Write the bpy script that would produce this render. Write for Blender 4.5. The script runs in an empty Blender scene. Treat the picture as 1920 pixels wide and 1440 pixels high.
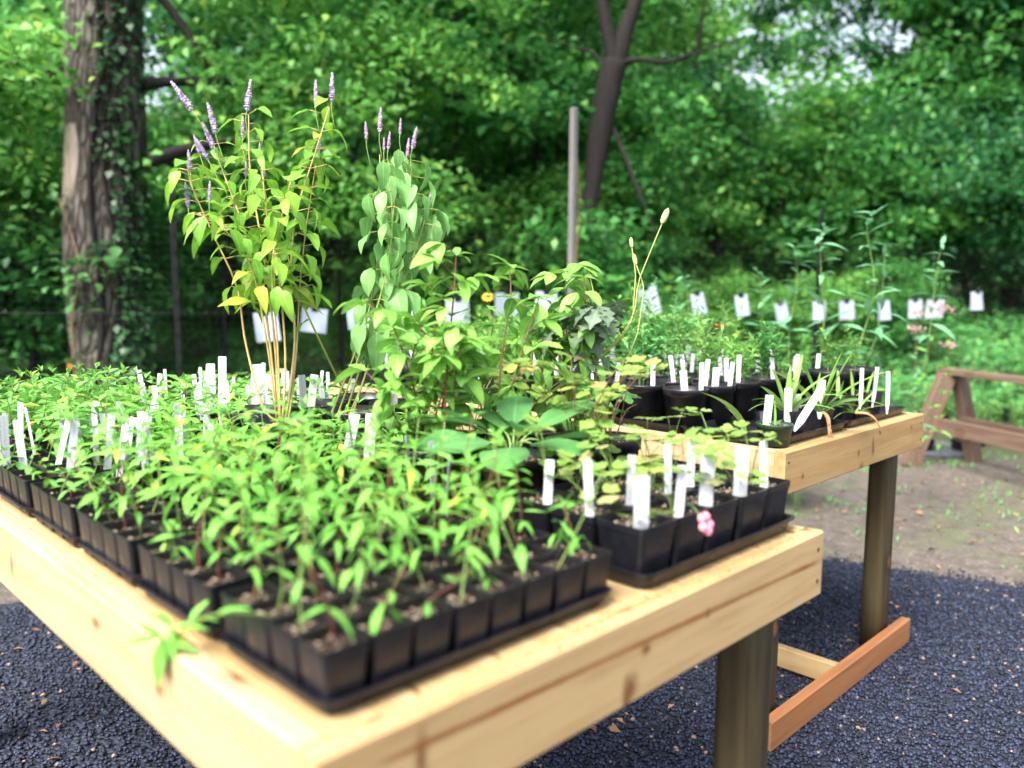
import bpy, math, random
import numpy as np
from math import sin, cos, pi, radians as rad, sqrt
from mathutils import Vector, Matrix

rnd = random.Random(7)
rng = np.random.default_rng(7)
scene = bpy.context.scene
COL = scene.collection

# ------------------------------------------------------------------ camera
T = 1.03                                   # height of the table tops
F_PX, YAW, PITCH, ROLL = 1537.96, 0.7841, 0.1134, 0.008
CAM = np.array([-0.4333, -0.72, 0.4964 + T])


def cam_axes():
    f = np.array([cos(YAW) * cos(PITCH), sin(YAW) * cos(PITCH), -sin(PITCH)])
    r = np.array([sin(YAW), -cos(YAW), 0.0])
    u = np.cross(r, f)
    return cos(ROLL) * r + sin(ROLL) * u, -sin(ROLL) * r + cos(ROLL) * u, f


RX, UX, FX = cam_axes()


def at_depth(px, py, d):
    """world point seen at photo pixel (1920 x 1440) at depth d"""
    return Vector(CAM + (FX + RX * (px - 960) / F_PX - UX * (py - 720) / F_PX) * d)


def at_z(px, py, z):
    d = FX + RX * (px - 960) / F_PX - UX * (py - 720) / F_PX
    return Vector(CAM + d * (z - CAM[2]) / d[2])


def at_y(px, py, y):
    d = FX + RX * (px - 960) / F_PX - UX * (py - 720) / F_PX
    return Vector(CAM + d * (y - CAM[1]) / d[1])


cam_data = bpy.data.cameras.new("camera")
cam = bpy.data.objects.new("camera", cam_data)
COL.objects.link(cam)
cam.matrix_world = Matrix(((RX[0], UX[0], -FX[0], CAM[0]), (RX[1], UX[1], -FX[1], CAM[1]),
                           (RX[2], UX[2], -FX[2], CAM[2]), (0, 0, 0, 1)))
cam_data.sensor_width = 36
cam_data.lens = F_PX / 1920 * 36
cam_data.clip_start = 0.05
cam_data.clip_end = 600
cam_data.dof.use_dof = True
cam_data.dof.focus_distance = 2.4
cam_data.dof.aperture_fstop = 1.55
scene.camera = cam

# ------------------------------------------------------------------ sky, sun, exposure
SUN_DIR = Vector((-0.58, -0.10, 0.79)).normalized()
world = bpy.data.worlds.new("World")
scene.world = world
world.use_nodes = True
wn = world.node_tree.nodes
wl = world.node_tree.links
wn.clear()
sky = wn.new("ShaderNodeTexSky")
sky.sky_type = 'NISHITA'
sky.sun_disc = False
sky.sun_elevation = math.asin(SUN_DIR.z)
sky.sun_rotation = math.atan2(SUN_DIR.x, SUN_DIR.y)
sky.air_density = 1.0
sky.dust_density = 4.0
bg = wn.new("ShaderNodeBackground")
bg.inputs['Strength'].default_value = 0.15
wo = wn.new("ShaderNodeOutputWorld")
hs = wn.new("ShaderNodeHueSaturation")
hs.inputs['Saturation'].default_value = 0.55          # thin cloud over the whole sky
wl.new(sky.outputs[0], hs.inputs['Color'])
wl.new(hs.outputs[0], bg.inputs[0])
wl.new(bg.outputs[0], wo.inputs[0])

sl = bpy.data.lights.new("sun", 'SUN')
sl.energy = 2.8
sl.angle = rad(32)
sl.color = (1.0, 0.96, 0.88)
so = bpy.data.objects.new("sun", sl)
COL.objects.link(so)
so.rotation_euler = SUN_DIR.to_track_quat('Z', 'Y').to_euler()

scene.view_settings.view_transform = 'Standard'
scene.view_settings.look = 'None'
scene.view_settings.exposure = 1.82
scene.view_settings.gamma = 1
scene.cycles.max_bounces = 8
scene.cycles.diffuse_bounces = 3
scene.cycles.glossy_bounces = 2
scene.cycles.transmission_bounces = 3
scene.cycles.use_denoising = True


# ------------------------------------------------------------------ node helpers
class NT:
    def __init__(s, name):
        s.m = bpy.data.materials.new(name)
        s.m.use_nodes = True
        s.n = s.m.node_tree.nodes
        s.l = s.m.node_tree.links
        s.n.clear()
        s.out = s.n.new("ShaderNodeOutputMaterial")

    def node(s, t, **kw):
        n = s.n.new(t)
        for k, v in kw.items():
            if hasattr(n, k):
                setattr(n, k, v)
        return n

    def put(s, sock, v):
        if v is None:
            return
        if hasattr(v, "is_output"):
            s.l.new(v, sock)
        else:
            if isinstance(v, tuple) and len(v) == 3 and sock.type == 'RGBA':
                v = (*v, 1)
            sock.default_value = v

    def noise(s, vec, scale, detail=3, rough=0.5, dist=0.0):
        n = s.node("ShaderNodeTexNoise")
        s.put(n.inputs['Vector'], vec)
        n.inputs['Scale'].default_value = scale
        n.inputs['Detail'].default_value = detail
        n.inputs['Roughness'].default_value = rough
        n.inputs['Distortion'].default_value = dist
        return n.outputs['Fac']

    def voro(s, vec, scale, feature='F1', out='Distance'):
        n = s.node("ShaderNodeTexVoronoi", feature=feature)
        s.put(n.inputs['Vector'], vec)
        n.inputs['Scale'].default_value = scale
        return n.outputs[out]

    def math(s, op, a, b=0.0, clamp=False):
        n = s.node("ShaderNodeMath", operation=op, use_clamp=clamp)
        s.put(n.inputs[0], a)
        s.put(n.inputs[1], b)
        return n.outputs[0]

    def mapr(s, v, a, b, c=0.0, d=1.0, smooth=True):
        n = s.node("ShaderNodeMapRange")
        if smooth:
            n.interpolation_type = 'SMOOTHSTEP'
        s.put(n.inputs['Value'], v)
        for k, x in zip(('From Min', 'From Max', 'To Min', 'To Max'), (a, b, c, d)):
            n.inputs[k].default_value = x
        return n.outputs[0]

    def mix(s, f, a, b, blend='MIX'):
        n = s.node("ShaderNodeMix", data_type='RGBA', blend_type=blend)
        s.put(n.inputs[0], f)
        s.put(n.inputs[6], a)
        s.put(n.inputs[7], b)
        return n.outputs[2]

    def coord(s, which='Object', scale=(1, 1, 1), rot=(0, 0, 0), loc=(0, 0, 0)):
        tc = s.node("ShaderNodeTexCoord")
        mp = s.node("ShaderNodeMapping")
        s.l.new(tc.outputs[which], mp.inputs[0])
        mp.inputs['Scale'].default_value = scale
        mp.inputs['Rotation'].default_value = rot
        mp.inputs['Location'].default_value = loc
        return mp.outputs[0]

    def sep(s, vec):
        n = s.node("ShaderNodeSeparateXYZ")
        s.l.new(vec, n.inputs[0])
        return n.outputs

    def bump(s, h, strength=0.3, dist=0.01):
        n = s.node("ShaderNodeBump")
        s.put(n.inputs['Height'], h)
        n.inputs['Strength'].default_value = strength
        n.inputs['Distance'].default_value = dist
        return n.outputs[0]

    def bsdf(s, color, rough=0.5, spec=0.5, normal=None, metal=0.0):
        n = s.node("ShaderNodeBsdfPrincipled")
        s.put(n.inputs['Base Color'], color)
        s.put(n.inputs['Roughness'], rough)
        s.put(n.inputs['Specular IOR Level'], spec)
        s.put(n.inputs['Metallic'], metal)
        if normal is not None:
            s.l.new(normal, n.inputs['Normal'])
        return n.outputs[0]

    def done(s, shader):
        s.l.new(shader, s.out.inputs['Surface'])
        return s.m


def rand_val(t):
    oi = t.node("ShaderNodeObjectInfo")
    ge = t.node("ShaderNodeNewGeometry")
    return t.math('FRACT', t.math('ADD', oi.outputs['Random'], ge.outputs['Random Per Island']))


def leaf_mat(name, c1, c2, c3=None, trans=0.35, rough=0.45, spec=0.35, vein=0.25, yellow=0.0, mottled=0.25):
    t = NT(name)
    r = rand_val(t)
    col = t.mix(r, c1, c2)
    if c3:
        r2 = t.math('FRACT', t.math('MULTIPLY', r, 7.31))
        col = t.mix(t.mapr(r2, 0.88, 0.95), col, c3)
    if mottled:
        nz = t.noise(t.coord('Object'), 3.0, 3)
        col = t.mix(t.mapr(nz, 0.35, 0.75, 0, mottled), col, tuple(min(1, c * 1.7) for c in c2))
    if vein:
        uv = t.coord('UV')
        x, y, z = t.sep(uv)
        mid = t.mapr(t.math('ABSOLUTE', t.math('SUBTRACT', y, 0.5)), 0.015, 0.06, 1, 0)
        w = t.math('ADD', t.math('MULTIPLY', x, 1.0), t.math('MULTIPLY', t.math('ABSOLUTE', t.math('SUBTRACT', y, 0.5)), -0.9))
        side = t.mapr(t.math('ABSOLUTE', t.math('SUBTRACT', t.math('FRACT', t.math('MULTIPLY', w, 7.0)), 0.5)), 0.0, 0.1, 0.55, 0)
        v = t.math('MULTIPLY', t.math('MAXIMUM', mid, side), vein)
        col = t.mix(v, col, tuple(min(1, c * 1.8 + 0.03) for c in c2))
    s1 = t.bsdf(col, rough, spec)
    tr = t.node("ShaderNodeBsdfTranslucent")
    t.l.new(t.mix(0.6, col, (0.35, 0.55, 0.05), 'MIX') if yellow else col, tr.inputs[0])
    ms = t.node("ShaderNodeMixShader")
    ms.inputs[0].default_value = trans
    t.l.new(s1, ms.inputs[1])
    t.l.new(tr.outputs[0], ms.inputs[2])
    return t.done(ms.outputs[0])


def plain(name, c, rough=0.5, spec=0.5, var=0.15, scale=8, bump=0.0, metal=0.0):
    t = NT(name)
    nz = t.noise(t.coord('Object'), scale, 4)
    col = t.mix(t.mapr(nz, 0.3, 0.7), tuple(x * (1 - var) for x in c), tuple(min(1, x * (1 + var)) for x in c))
    return t.done(t.bsdf(col, rough, spec, t.bump(nz, bump, 0.004) if bump else None, metal))


def wood_mat(name, base, dark, knots=(), streaks=(), rough=0.6, grain=0.75, axis=0, seed=0.0, spec=0.3):
    """board: object X runs along the length; knots (x, y, z, rx, rother) in object space, streaks (x0, z0, x1, z1, width)"""
    t = NT(name)
    tc = t.node("ShaderNodeTexCoord")
    x, y, z = t.sep(tc.outputs['Object'])
    sc = (1.6, 26, 26) if axis == 0 else (26, 26, 1.6)
    v = t.coord('Object', sc, loc=(seed, seed * 1.7, seed * 0.6))
    g1 = t.noise(v, 1.0, 5, 0.6, 0.6)
    g2 = t.noise(t.coord('Object', tuple(k * 3.5 for k in sc), loc=(seed, 0, 0)), 1.0, 3, 0.6)
    big = t.noise(t.coord('Object', (2.0, 5, 5) if axis == 0 else (5, 5, 2), loc=(seed, seed, 0)), 1.0, 2)
    col = t.mix(t.mapr(g1, 0.35, 0.72, 0, grain), base, dark)
    col = t.mix(t.mapr(g2, 0.5, 0.8, 0, grain * 0.5), col, dark)
    col = t.mix(t.mapr(big, 0.4, 0.75, 0, 0.35), col, tuple(min(1, c * 1.12) for c in base))
    kcol = (0.16, 0.062, 0.022)
    wob = t.math('MULTIPLY', t.math('SUBTRACT', t.noise(tc.outputs['Object'], 40, 2), 0.5), 0.9)
    for (kx, ky, kz, r1, r2) in knots:
        dx = t.math('DIVIDE', t.math('SUBTRACT', x, kx), r1)
        dy = t.math('DIVIDE', t.math('SUBTRACT', y, ky), r2)
        dz = t.math('DIVIDE', t.math('SUBTRACT', z, kz), r2)
        d = t.math('SQRT', t.math('ADD', t.math('ADD', t.math('MULTIPLY', dx, dx), t.math('MULTIPLY', dy, dy)), t.math('MULTIPLY', dz, dz)))
        d = t.math('ADD', d, wob)
        col = t.mix(t.mapr(d, 1.0, 2.6, 0.55, 0), col, tuple(0.6 * c for c in dark))
        col = t.mix(t.mapr(d, 0.5, 1.15, 0.95, 0), col, kcol)
    for (x0, z0, x1, z1, w) in streaks:
        k = (z1 - z0) / (x1 - x0)
        line = t.math('ADD', t.math('MULTIPLY', t.math('SUBTRACT', x, x0), k), z0)
        d = t.math('ABSOLUTE', t.math('DIVIDE', t.math('SUBTRACT', z, line), w))
        d = t.math('ADD', d, t.math('MULTIPLY', wob, 0.7))
        inx = t.math('MULTIPLY', t.mapr(x, x0 - 0.03, x0 + 0.05), t.mapr(x, x1 - 0.05, x1 + 0.03, 1, 0))
        lump = t.mapr(t.noise(t.coord('Object', (5, 1, 1)), 1.0, 2), 0.3, 0.7, 0.6, 1.0)
        col = t.mix(t.math('MULTIPLY', t.math('MULTIPLY', t.mapr(d, 0.3, 1.2, 0.95, 0), inx), lump), col, (0.19, 0.065, 0.018))
    stain = t.mapr(t.noise(t.coord('Object', (3, 3, 3), loc=(seed, 2, seed)), 1.6, 5, 0.65), 0.56, 0.78, 0, 0.3)
    col = t.mix(stain, col, tuple(c * 0.62 for c in dark))
    bm = t.bump(t.math('ADD', g1, t.math('MULTIPLY', g2, 0.5)), 0.25, 0.003)
    return t.done(t.bsdf(col, rough, spec, bm))


# ------------------------------------------------------------------ mesh helpers
class MB:
    def __init__(s):
        s.v, s.f, s.mi, s.uv = [], [], [], {}

    def add(s, vs, fs, mi=0):
        o = len(s.v)
        s.v += [tuple(v) for v in vs]
        for f in fs:
            s.f.append(tuple(i + o for i in f))
            s.mi.append(mi)
        return o

    def box(s, a, b, mi=0, m=None):
        (x0, y0, z0), (x1, y1, z1) = a, b
        vs = [Vector(p) for p in ((x0, y0, z0), (x1, y0, z0), (x1, y1, z0), (x0, y1, z0), (x0, y0, z1), (x1, y0, z1), (x1, y1, z1), (x0, y1, z1))]
        if m:
            vs = [m @ p for p in vs]
        s.add(vs, [(3, 2, 1, 0), (4, 5, 6, 7), (0, 1, 5, 4), (1, 2, 6, 5), (2, 3, 7, 6), (3, 0, 4, 7)], mi)

    def rings(s, rings, mi=0, cap0=True, cap1=True):
        n = len(rings[0])
        o = len(s.v)
        fs = []
        for i in range(len(rings) - 1):
            for j in range(n):
                k = (j + 1) % n
                fs.append((i * n + j, i * n + k, (i + 1) * n + k, (i + 1) * n + j))
        if cap0:
            fs.append(tuple(range(n - 1, -1, -1)))
        if cap1:
            fs.append(tuple((len(rings) - 1) * n + j for j in range(n)))
        s.add([p for r in rings for p in r], fs, mi)

    def tube(s, pts, radii, n=6, mi=0, jit=0.0):
        pts = [Vector(p) for p in pts]
        if not hasattr(radii, "__len__"):
            radii = [radii] * len(pts)
        rings = []
        ref = Vector((0.31, 0.95, 0.1))
        for i, p in enumerate(pts):
            d = (pts[min(i + 1, len(pts) - 1)] - pts[max(i - 1, 0)]).normalized()
            a = d.cross(ref)
            if a.length < 1e-3:
                a = d.cross(Vector((1, 0, 0)))
            a.normalize()
            b = d.cross(a)
            rings.append([p + (a * cos(2 * pi * j / n) + b * sin(2 * pi * j / n)) * radii[i] * (1 + (rnd.uniform(-jit, jit) if jit else 0)) for j in range(n)])
        s.rings(rings, mi)

    def mesh(s, name, mats, smooth=True):
        me = bpy.data.meshes.new(name)
        me.from_pydata(s.v, [], s.f)
        for m in (mats if isinstance(mats, (list, tuple)) else [mats]):
            me.materials.append(m)
        if any(s.mi):
            me.polygons.foreach_set("material_index", s.mi)
        if smooth:
            me.polygons.foreach_set("use_smooth", [True] * len(me.polygons))
        me.update()
        return me


def rrect(w, d, z, r, k=2, cx=0, cy=0):
    out = []
    for (sx, sy, a0) in ((1, 1, 0), (-1, 1, 90), (-1, -1, 180), (1, -1, 270)):
        for i in range(k + 1):
            a = rad(a0 + 90 * i / k)
            out.append((cx + sx * (w / 2 - r) + r * cos(a), cy + sy * (d / 2 - r) + r * sin(a), z))
    return out


def circ(r, z, n=20, cx=0, cy=0):
    return [(cx + r * cos(2 * pi * i / n), cy + r * sin(2 * pi * i / n), z) for i in range(n)]


def spline(pts, n):
    """smooth polyline through pts"""
    pts = [Vector(p) for p in pts]
    P = [pts[0] * 2 - pts[1]] + pts + [pts[-1] * 2 - pts[-2]]
    out = []
    segs = len(pts) - 1
    for i in range(n + 1):
        u = i / n * segs
        k = min(int(u), segs - 1)
        t = u - k
        a, b, c, d = P[k:k + 4]
        out.append(0.5 * ((2 * b) + (c - a) * t + (2 * a - 5 * b + 4 * c - d) * t * t + (3 * b - a - 3 * c + d) * t ** 3))
    return out


def cloud_mesh(name, pos, az, pitch, roll, size, aspect, mat, fold=0.12):
    """many leaf blades in one mesh; each a folded, pointed four-cornered blade"""
    n = len(pos)
    tmpl = np.array([(0, 0, 0), (0.45, -0.5, fold), (1, 0, -0.06), (0.45, 0.5, fold)], dtype=np.float64)
    L = np.repeat(tmpl[None], n, 0)
    L[:, :, 1] *= (aspect if np.isscalar(aspect) else aspect[:, None])
    L *= size[:, None, None]
    cr, sr = np.cos(roll)[:, None], np.sin(roll)[:, None]
    x, y, z = L[..., 0], L[..., 1], L[..., 2]
    y, z = y * cr - z * sr, y * sr + z * cr
    cp, sp = np.cos(pitch)[:, None], np.sin(pitch)[:, None]
    x, z = x * cp - z * sp, x * sp + z * cp
    ca, sa = np.cos(az)[:, None], np.sin(az)[:, None]
    x, y = x * ca - y * sa, x * sa + y * ca
    V = np.stack([x, y, z], -1) + pos[:, None, :]
    me = bpy.data.meshes.new(name)
    me.vertices.add(n * 4)
    me.vertices.foreach_set("co", V.reshape(-1).astype(np.float32))
    me.loops.add(n * 4)
    me.loops.foreach_set("vertex_index", np.arange(n * 4, dtype=np.int32))
    me.polygons.add(n)
    me.polygons.foreach_set("loop_start", np.arange(0, n * 4, 4, dtype=np.int32))
    me.polygons.foreach_set("loop_total", np.full(n, 4, dtype=np.int32))
    me.materials.append(mat)
    me.update(calc_edges=True)
    return me


def strip_leaf(name, prof, width, curve=0.15, fold=0.12, mat=None, wave=0.0, twist=0.0):
    """single leaf of unit length along +X: prof(t) half width 0..1"""
    ts = prof['t']
    ws = prof['w']
    me = bpy.data.meshes.new(name)
    v, f, uv = [], [], []
    n = len(ts)
    for i, (t, w) in enumerate(zip(ts, ws)):
        zc = -curve * t * t
        h = w * width / 2
        tw = twist * t
        wz = wave * sin(t * 9)
        for sgn, vv in ((-1, 0.0), (0, 0.5), (1, 1.0)):
            yy = sgn * h
            zz = zc + abs(sgn) * fold * h + sgn * wz * w
            v.append((t * (1 - 0.25 * curve * t), yy * cos(tw) - (zz - zc) * sin(tw), zc + yy * sin(tw) + (zz - zc) * cos(tw)))
            uv.append((t, vv))
    for i in range(n - 1):
        a = i * 3
        f += [(a, a + 3, a + 4, a + 1), (a + 1, a + 4, a + 5, a + 2)]
    me.from_pydata(v, [], f)
    ul = me.uv_layers.new(name="UVMap")
    for lp in me.loops:
        ul.data[lp.index].uv = uv[lp.vertex_index]
    me.polygons.foreach_set("use_smooth", [True] * len(me.polygons))
    me.materials.append(mat)
    me.update()
    return me


def prof_lance(n=6, peak=0.38, p=1.0):
    ts = [i / n for i in range(n + 1)]
    ws = []
    for t in ts:
        a = (t / peak) if t < peak else (1 - (t - peak) / (1 - peak))
        ws.append(max(0.02, sin(a * pi / 2) ** p))
    return dict(t=ts, w=ws)


def prof_lobed(lobes):
    ts, ws = [], []
    for t, w in lobes:
        ts.append(t)
        ws.append(w)
    return dict(t=ts, w=ws)


def fan_leaf(name, rfun, a0, a1, n, mat, cup=0.1, parts=((0, 0, 0, 1),)):
    """leaf blade(s) as a fan around the base; parts: (x, y, turn, scale)"""
    v, f, uv = [], [], []
    for (ox, oy, turn, sc) in parts:
        o = len(v)
        v.append((ox, oy, 0))
        uv.append((0, 0.5))
        for i in range(n + 1):
            a = a0 + (a1 - a0) * i / n
            r = rfun((i / n)) * sc
            for q in (0.55, 1.0):
                v.append((ox + q * r * cos(a + turn), oy + q * r * sin(a + turn), cup * (q * r) ** 2 * (1 if (i % 4) else 0.5) + 0.02 * sin(i * 2.1)))
                uv.append((q, 0.5 + 0.45 * (i / n - 0.5)))
        for i in range(n):
            a = o + 1 + i * 2
            f += [(o, a, a + 2), (a, a + 1, a + 3, a + 2)]
    me = bpy.data.meshes.new(name)
    me.from_pydata(v, [], f)
    ul = me.uv_layers.new(name="UVMap")
    for lp in me.loops:
        ul.data[lp.index].uv = uv[lp.vertex_index]
    me.polygons.foreach_set("use_smooth", [True] * len(me.polygons))
    me.materials.append(mat)
    me.update()
    return me


# ------------------------------------------------------------------ object helpers
def obj(name, mesh, parent=None, loc=(0, 0, 0), rot=(0, 0, 0), scale=(1, 1, 1), kind=None, label=None):
    o = bpy.data.objects.new(name, mesh)
    COL.objects.link(o)
    if parent is not None:
        o.parent = parent
    o.location = loc
    o.rotation_euler = rot
    o.scale = scale
    if kind:
        o["kind"] = kind
    if label:
        o["label"] = label
    return o


def tag(o, label, cat, group=None):
    o["label"] = label
    o["category"] = cat
    if group:
        o["group"] = group
    return o


def thing(name, label, cat, loc=(0, 0, 0), rotz=0.0, group=None):
    o = bpy.data.objects.new(name, None)
    COL.objects.link(o)
    o.location = loc
    o.rotation_euler = (0, 0, rotz)
    o.empty_display_size = 0.05
    return tag(o, label, cat, group)


ORD = "zeroth first second third fourth fifth sixth seventh eighth ninth tenth eleventh twelfth thirteenth fourteenth fifteenth sixteenth seventeenth eighteenth nineteenth twentieth".split()
for k in range(1, 10):
    ORD.append("twenty-" + ORD[k])
ORD.append("thirtieth")
for k in range(1, 10):
    ORD.append("thirty-" + ORD[k])

# ------------------------------------------------------------------ materials
M = {}
M['seed'] = leaf_mat("seedling leaf", (0.08, 0.26, 0.034), (0.175, 0.44, 0.07), (0.32, 0.44, 0.05), trans=0.3, vein=0.5, spec=0.22, rough=0.5)
M['seed_pale'] = leaf_mat("pale seedling leaf", (0.10, 0.28, 0.05), (0.19, 0.44, 0.095), (0.32, 0.44, 0.07), trans=0.3, vein=0.35, spec=0.22, rough=0.5)
M['lime'] = leaf_mat("lime leaf", (0.10, 0.29, 0.03), (0.23, 0.43, 0.045), (0.38, 0.42, 0.055), trans=0.4, vein=0.35)
M['droop'] = leaf_mat("drooping pale leaf", (0.12, 0.30, 0.075), (0.21, 0.42, 0.13), None, trans=0.3, vein=0.4)
M['dogwood'] = leaf_mat("dogwood leaf", (0.10, 0.27, 0.035), (0.22, 0.44, 0.08), (0.09, 0.22, 0.05), trans=0.32, vein=0.45)
M['broad'] = leaf_mat("broad dark leaf", (0.046, 0.160, 0.042), (0.092, 0.252, 0.076), None, trans=0.25, rough=0.3, spec=0.5, vein=0.35)
M['columbine'] = leaf_mat("columbine leaf", (0.143, 0.286, 0.050), (0.227, 0.353, 0.076), (0.319, 0.302, 0.134), trans=0.38, vein=0.15)
M['yellowed'] = leaf_mat("yellowing leaf", (0.143, 0.277, 0.050), (0.277, 0.370, 0.076), (0.286, 0.202, 0.084), trans=0.36, vein=0.2)
M['lobed'] = leaf_mat("lobed leaf", (0.06, 0.18, 0.04), (0.12, 0.28, 0.08), None, trans=0.3, vein=0.3)
M['oak'] = leaf_mat("dull oak leaf", (0.055, 0.10, 0.055), (0.12, 0.17, 0.11), None, trans=0.2, rough=0.55, vein=0.3)
M['iris'] = leaf_mat("iris blade", (0.126, 0.286, 0.050), (0.235, 0.403, 0.092), None, trans=0.3, rough=0.35, vein=0.2)
M['fine'] = leaf_mat("fine green leaf", (0.076, 0.227, 0.050), (0.176, 0.386, 0.092), (0.269, 0.403, 0.076), trans=0.33, vein=0)
M['blueleaf'] = leaf_mat("blue green leaf", (0.08, 0.25, 0.11), (0.16, 0.38, 0.19), None, trans=0.3, vein=0.2)
M['wood1'] = leaf_mat("woodland leaf mid", (0.028, 0.140, 0.030), (0.075, 0.275, 0.052), (0.15, 0.36, 0.06), trans=0.38, rough=0.5, vein=0, mottled=0)
M['wood2'] = leaf_mat("woodland leaf dark", (0.018, 0.10, 0.036), (0.050, 0.20, 0.060), (0.10, 0.27, 0.06), trans=0.36, rough=0.5, vein=0, mottled=0)
M['wood3'] = leaf_mat("woodland leaf light", (0.068, 0.225, 0.040), (0.15, 0.39, 0.075), (0.26, 0.46, 0.08), trans=0.4, rough=0.5, vein=0, mottled=0)
M['cover'] = leaf_mat("ground cover leaf", (0.06, 0.24, 0.065), (0.14, 0.42, 0.12), (0.25, 0.45, 0.09), trans=0.35, rough=0.45, vein=0, mottled=0)
M['weed'] = leaf_mat("weed leaf", (0.07, 0.25, 0.05), (0.16, 0.42, 0.09), (0.28, 0.44, 0.08), trans=0.35, vein=0, mottled=0)
M['vine'] = leaf_mat("vine leaf", (0.013, 0.055, 0.02), (0.035, 0.11, 0.03), None, trans=0.3, rough=0.4, vein=0, mottled=0)
M['vine_light'] = leaf_mat("young vine leaf", (0.04, 0.14, 0.04), (0.08, 0.21, 0.05), None, trans=0.35, rough=0.4, vein=0.2)
M['stem_red'] = plain("reddish stem", (0.13, 0.035, 0.025), 0.5)
M['stem_brown'] = plain("brown stem", (0.15, 0.08, 0.035), 0.6)
M['stem_green'] = plain("green stem", (0.16, 0.26, 0.06), 0.5)
M['stem_tan'] = plain("tan stem", (0.42, 0.30, 0.11), 0.5, var=0.35, scale=14)
M['stem_olive'] = plain("olive stem", (0.30, 0.33, 0.08), 0.5, var=0.2)
M['spike'] = plain("purple flower", (0.42, 0.32, 0.52), 0.7, var=0.35, scale=120, bump=0.6)
M['spike_pink'] = plain("mauve flower", (0.46, 0.31, 0.45), 0.7, var=0.35, scale=120, bump=0.6)
M['pink'] = plain("pink flower", (0.72, 0.22, 0.30), 0.6)
M['dusty'] = plain("dusty pink flower", (0.45, 0.22, 0.25), 0.8, var=0.4, scale=60, bump=0.5)
M['yellowfl'] = plain("yellow petal", (0.75, 0.45, 0.02), 0.6)
M['redfl'] = plain("orange red petal", (0.62, 0.10, 0.02), 0.5)
M['bud'] = plain("seed head", (0.38, 0.42, 0.16), 0.8, var=0.3, scale=150, bump=0.5)
M['root'] = plain("bare root", (0.36, 0.20, 0.09), 0.8, var=0.3, scale=60)
M['dead'] = plain("dead leaf", (0.06, 0.045, 0.03), 0.8, var=0.4, scale=30)

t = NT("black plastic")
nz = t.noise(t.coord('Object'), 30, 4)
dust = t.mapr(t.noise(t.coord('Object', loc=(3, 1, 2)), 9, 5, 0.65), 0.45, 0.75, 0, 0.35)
colr = t.mix(dust, (0.0055, 0.006, 0.009), (0.06, 0.04, 0.026))  # brown blotches: soil dust, and the wood's brown reflection put into the colour
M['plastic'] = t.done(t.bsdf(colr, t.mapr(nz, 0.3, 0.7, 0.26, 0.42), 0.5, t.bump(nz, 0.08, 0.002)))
M['plastic_green'] = plain("dark green plastic", (0.012, 0.04, 0.022), 0.4)
M['perlite'] = plain("perlite and bark grit", (0.30, 0.235, 0.165), 0.8, var=0.5, scale=300)
t = NT("potting soil")
co = t.coord('Object')
v1 = t.voro(co, 170)
cell = t.voro(co, 170, out='Color')
cr, cg, cb = t.sep(cell)
n2 = t.noise(co, 60, 4)
soilc = t.mix(n2, (0.010, 0.007, 0.006), (0.045, 0.030, 0.021))
fleck = t.math('MULTIPLY', t.mapr(cr, 0.74, 0.78), t.mapr(v1, 0.42, 0.5, 1, 0))
soilc = t.mix(fleck, soilc, t.mix(cg, (0.16, 0.09, 0.05), (0.36, 0.31, 0.24)))
M['soil'] = t.done(t.bsdf(soilc, 0.9, 0.15, t.bump(v1, 0.8, 0.004)))

t = NT("white tag plastic")
x, y, z = t.sep(t.coord('Object'))
ln = t.math('FRACT', t.math('MULTIPLY', x, 330))
wr = t.noise(t.coord('Object', (40, 1, 700)), 1, 2)
ink = t.math('MULTIPLY', t.math('MULTIPLY', t.mapr(wr, 0.52, 0.6), t.mapr(t.math('ABSOLUTE', x), 0.0022, 0.003, 1, 0)), t.mapr(z, 0.05, 0.06))
ink = t.math('MULTIPLY', ink, 0.75)
M['tag'] = t.done(t.bsdf(t.mix(ink, (0.48, 0.49, 0.53), (0.06, 0.06, 0.08)), 0.4, 0.4))
t = NT("white card")
x, y, z = t.sep(t.coord('Object'))
wr = t.noise(t.coord('Object', (60, 1, 10)), 1, 2)
rows = t.mapr(t.math('ABSOLUTE', t.math('SUBTRACT', t.math('FRACT', t.math('MULTIPLY', z, 38)), 0.5)), 0.1, 0.2, 1, 0)
ink = t.math('MULTIPLY', t.math('MULTIPLY', t.mapr(wr, 0.5, 0.6), rows), 0.22)
M['card'] = t.done(t.bsdf(t.mix(ink, (0.31, 0.35, 0.43), (0.09, 0.10, 0.14)), 0.45, 0.4))
M['clip'] = plain("black clip metal", (0.012, 0.012, 0.014), 0.3)
M['wire'] = plain("black netting cord", (0.012, 0.014, 0.014), 0.5)
M['steel_post'] = plain("dark painted steel", (0.008, 0.010, 0.010), 0.8, 0.15, var=0.3)
M['grey_wood'] = wood_mat("weathered grey wood", (0.136, 0.132, 0.132), (0.064, 0.060, 0.060), axis=2)
M['pine'] = wood_mat("new pine", (0.39, 0.28, 0.14), (0.26, 0.145, 0.05), seed=4.0)
M['post'] = wood_mat("treated post", (0.062, 0.047, 0.021), (0.026, 0.017, 0.008), axis=2, grain=0.9, knots=[(0.0, -0.047, 0.40, 0.02, 0.03)])
M['red_board'] = wood_mat("weathered red board", (0.29, 0.125, 0.048), (0.165, 0.065, 0.025), seed=2.0, grain=0.7)
M['saw'] = wood_mat("old reddish brown lumber", (0.150, 0.100, 0.072), (0.075, 0.045, 0.032), seed=6.0, grain=0.8, knots=[(0.35, 0, 0.05, 0.03, 0.02)])
M['stone'] = plain("dark slate", (0.07, 0.075, 0.085), 0.6, var=0.3, scale=10, bump=0.5)

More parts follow.
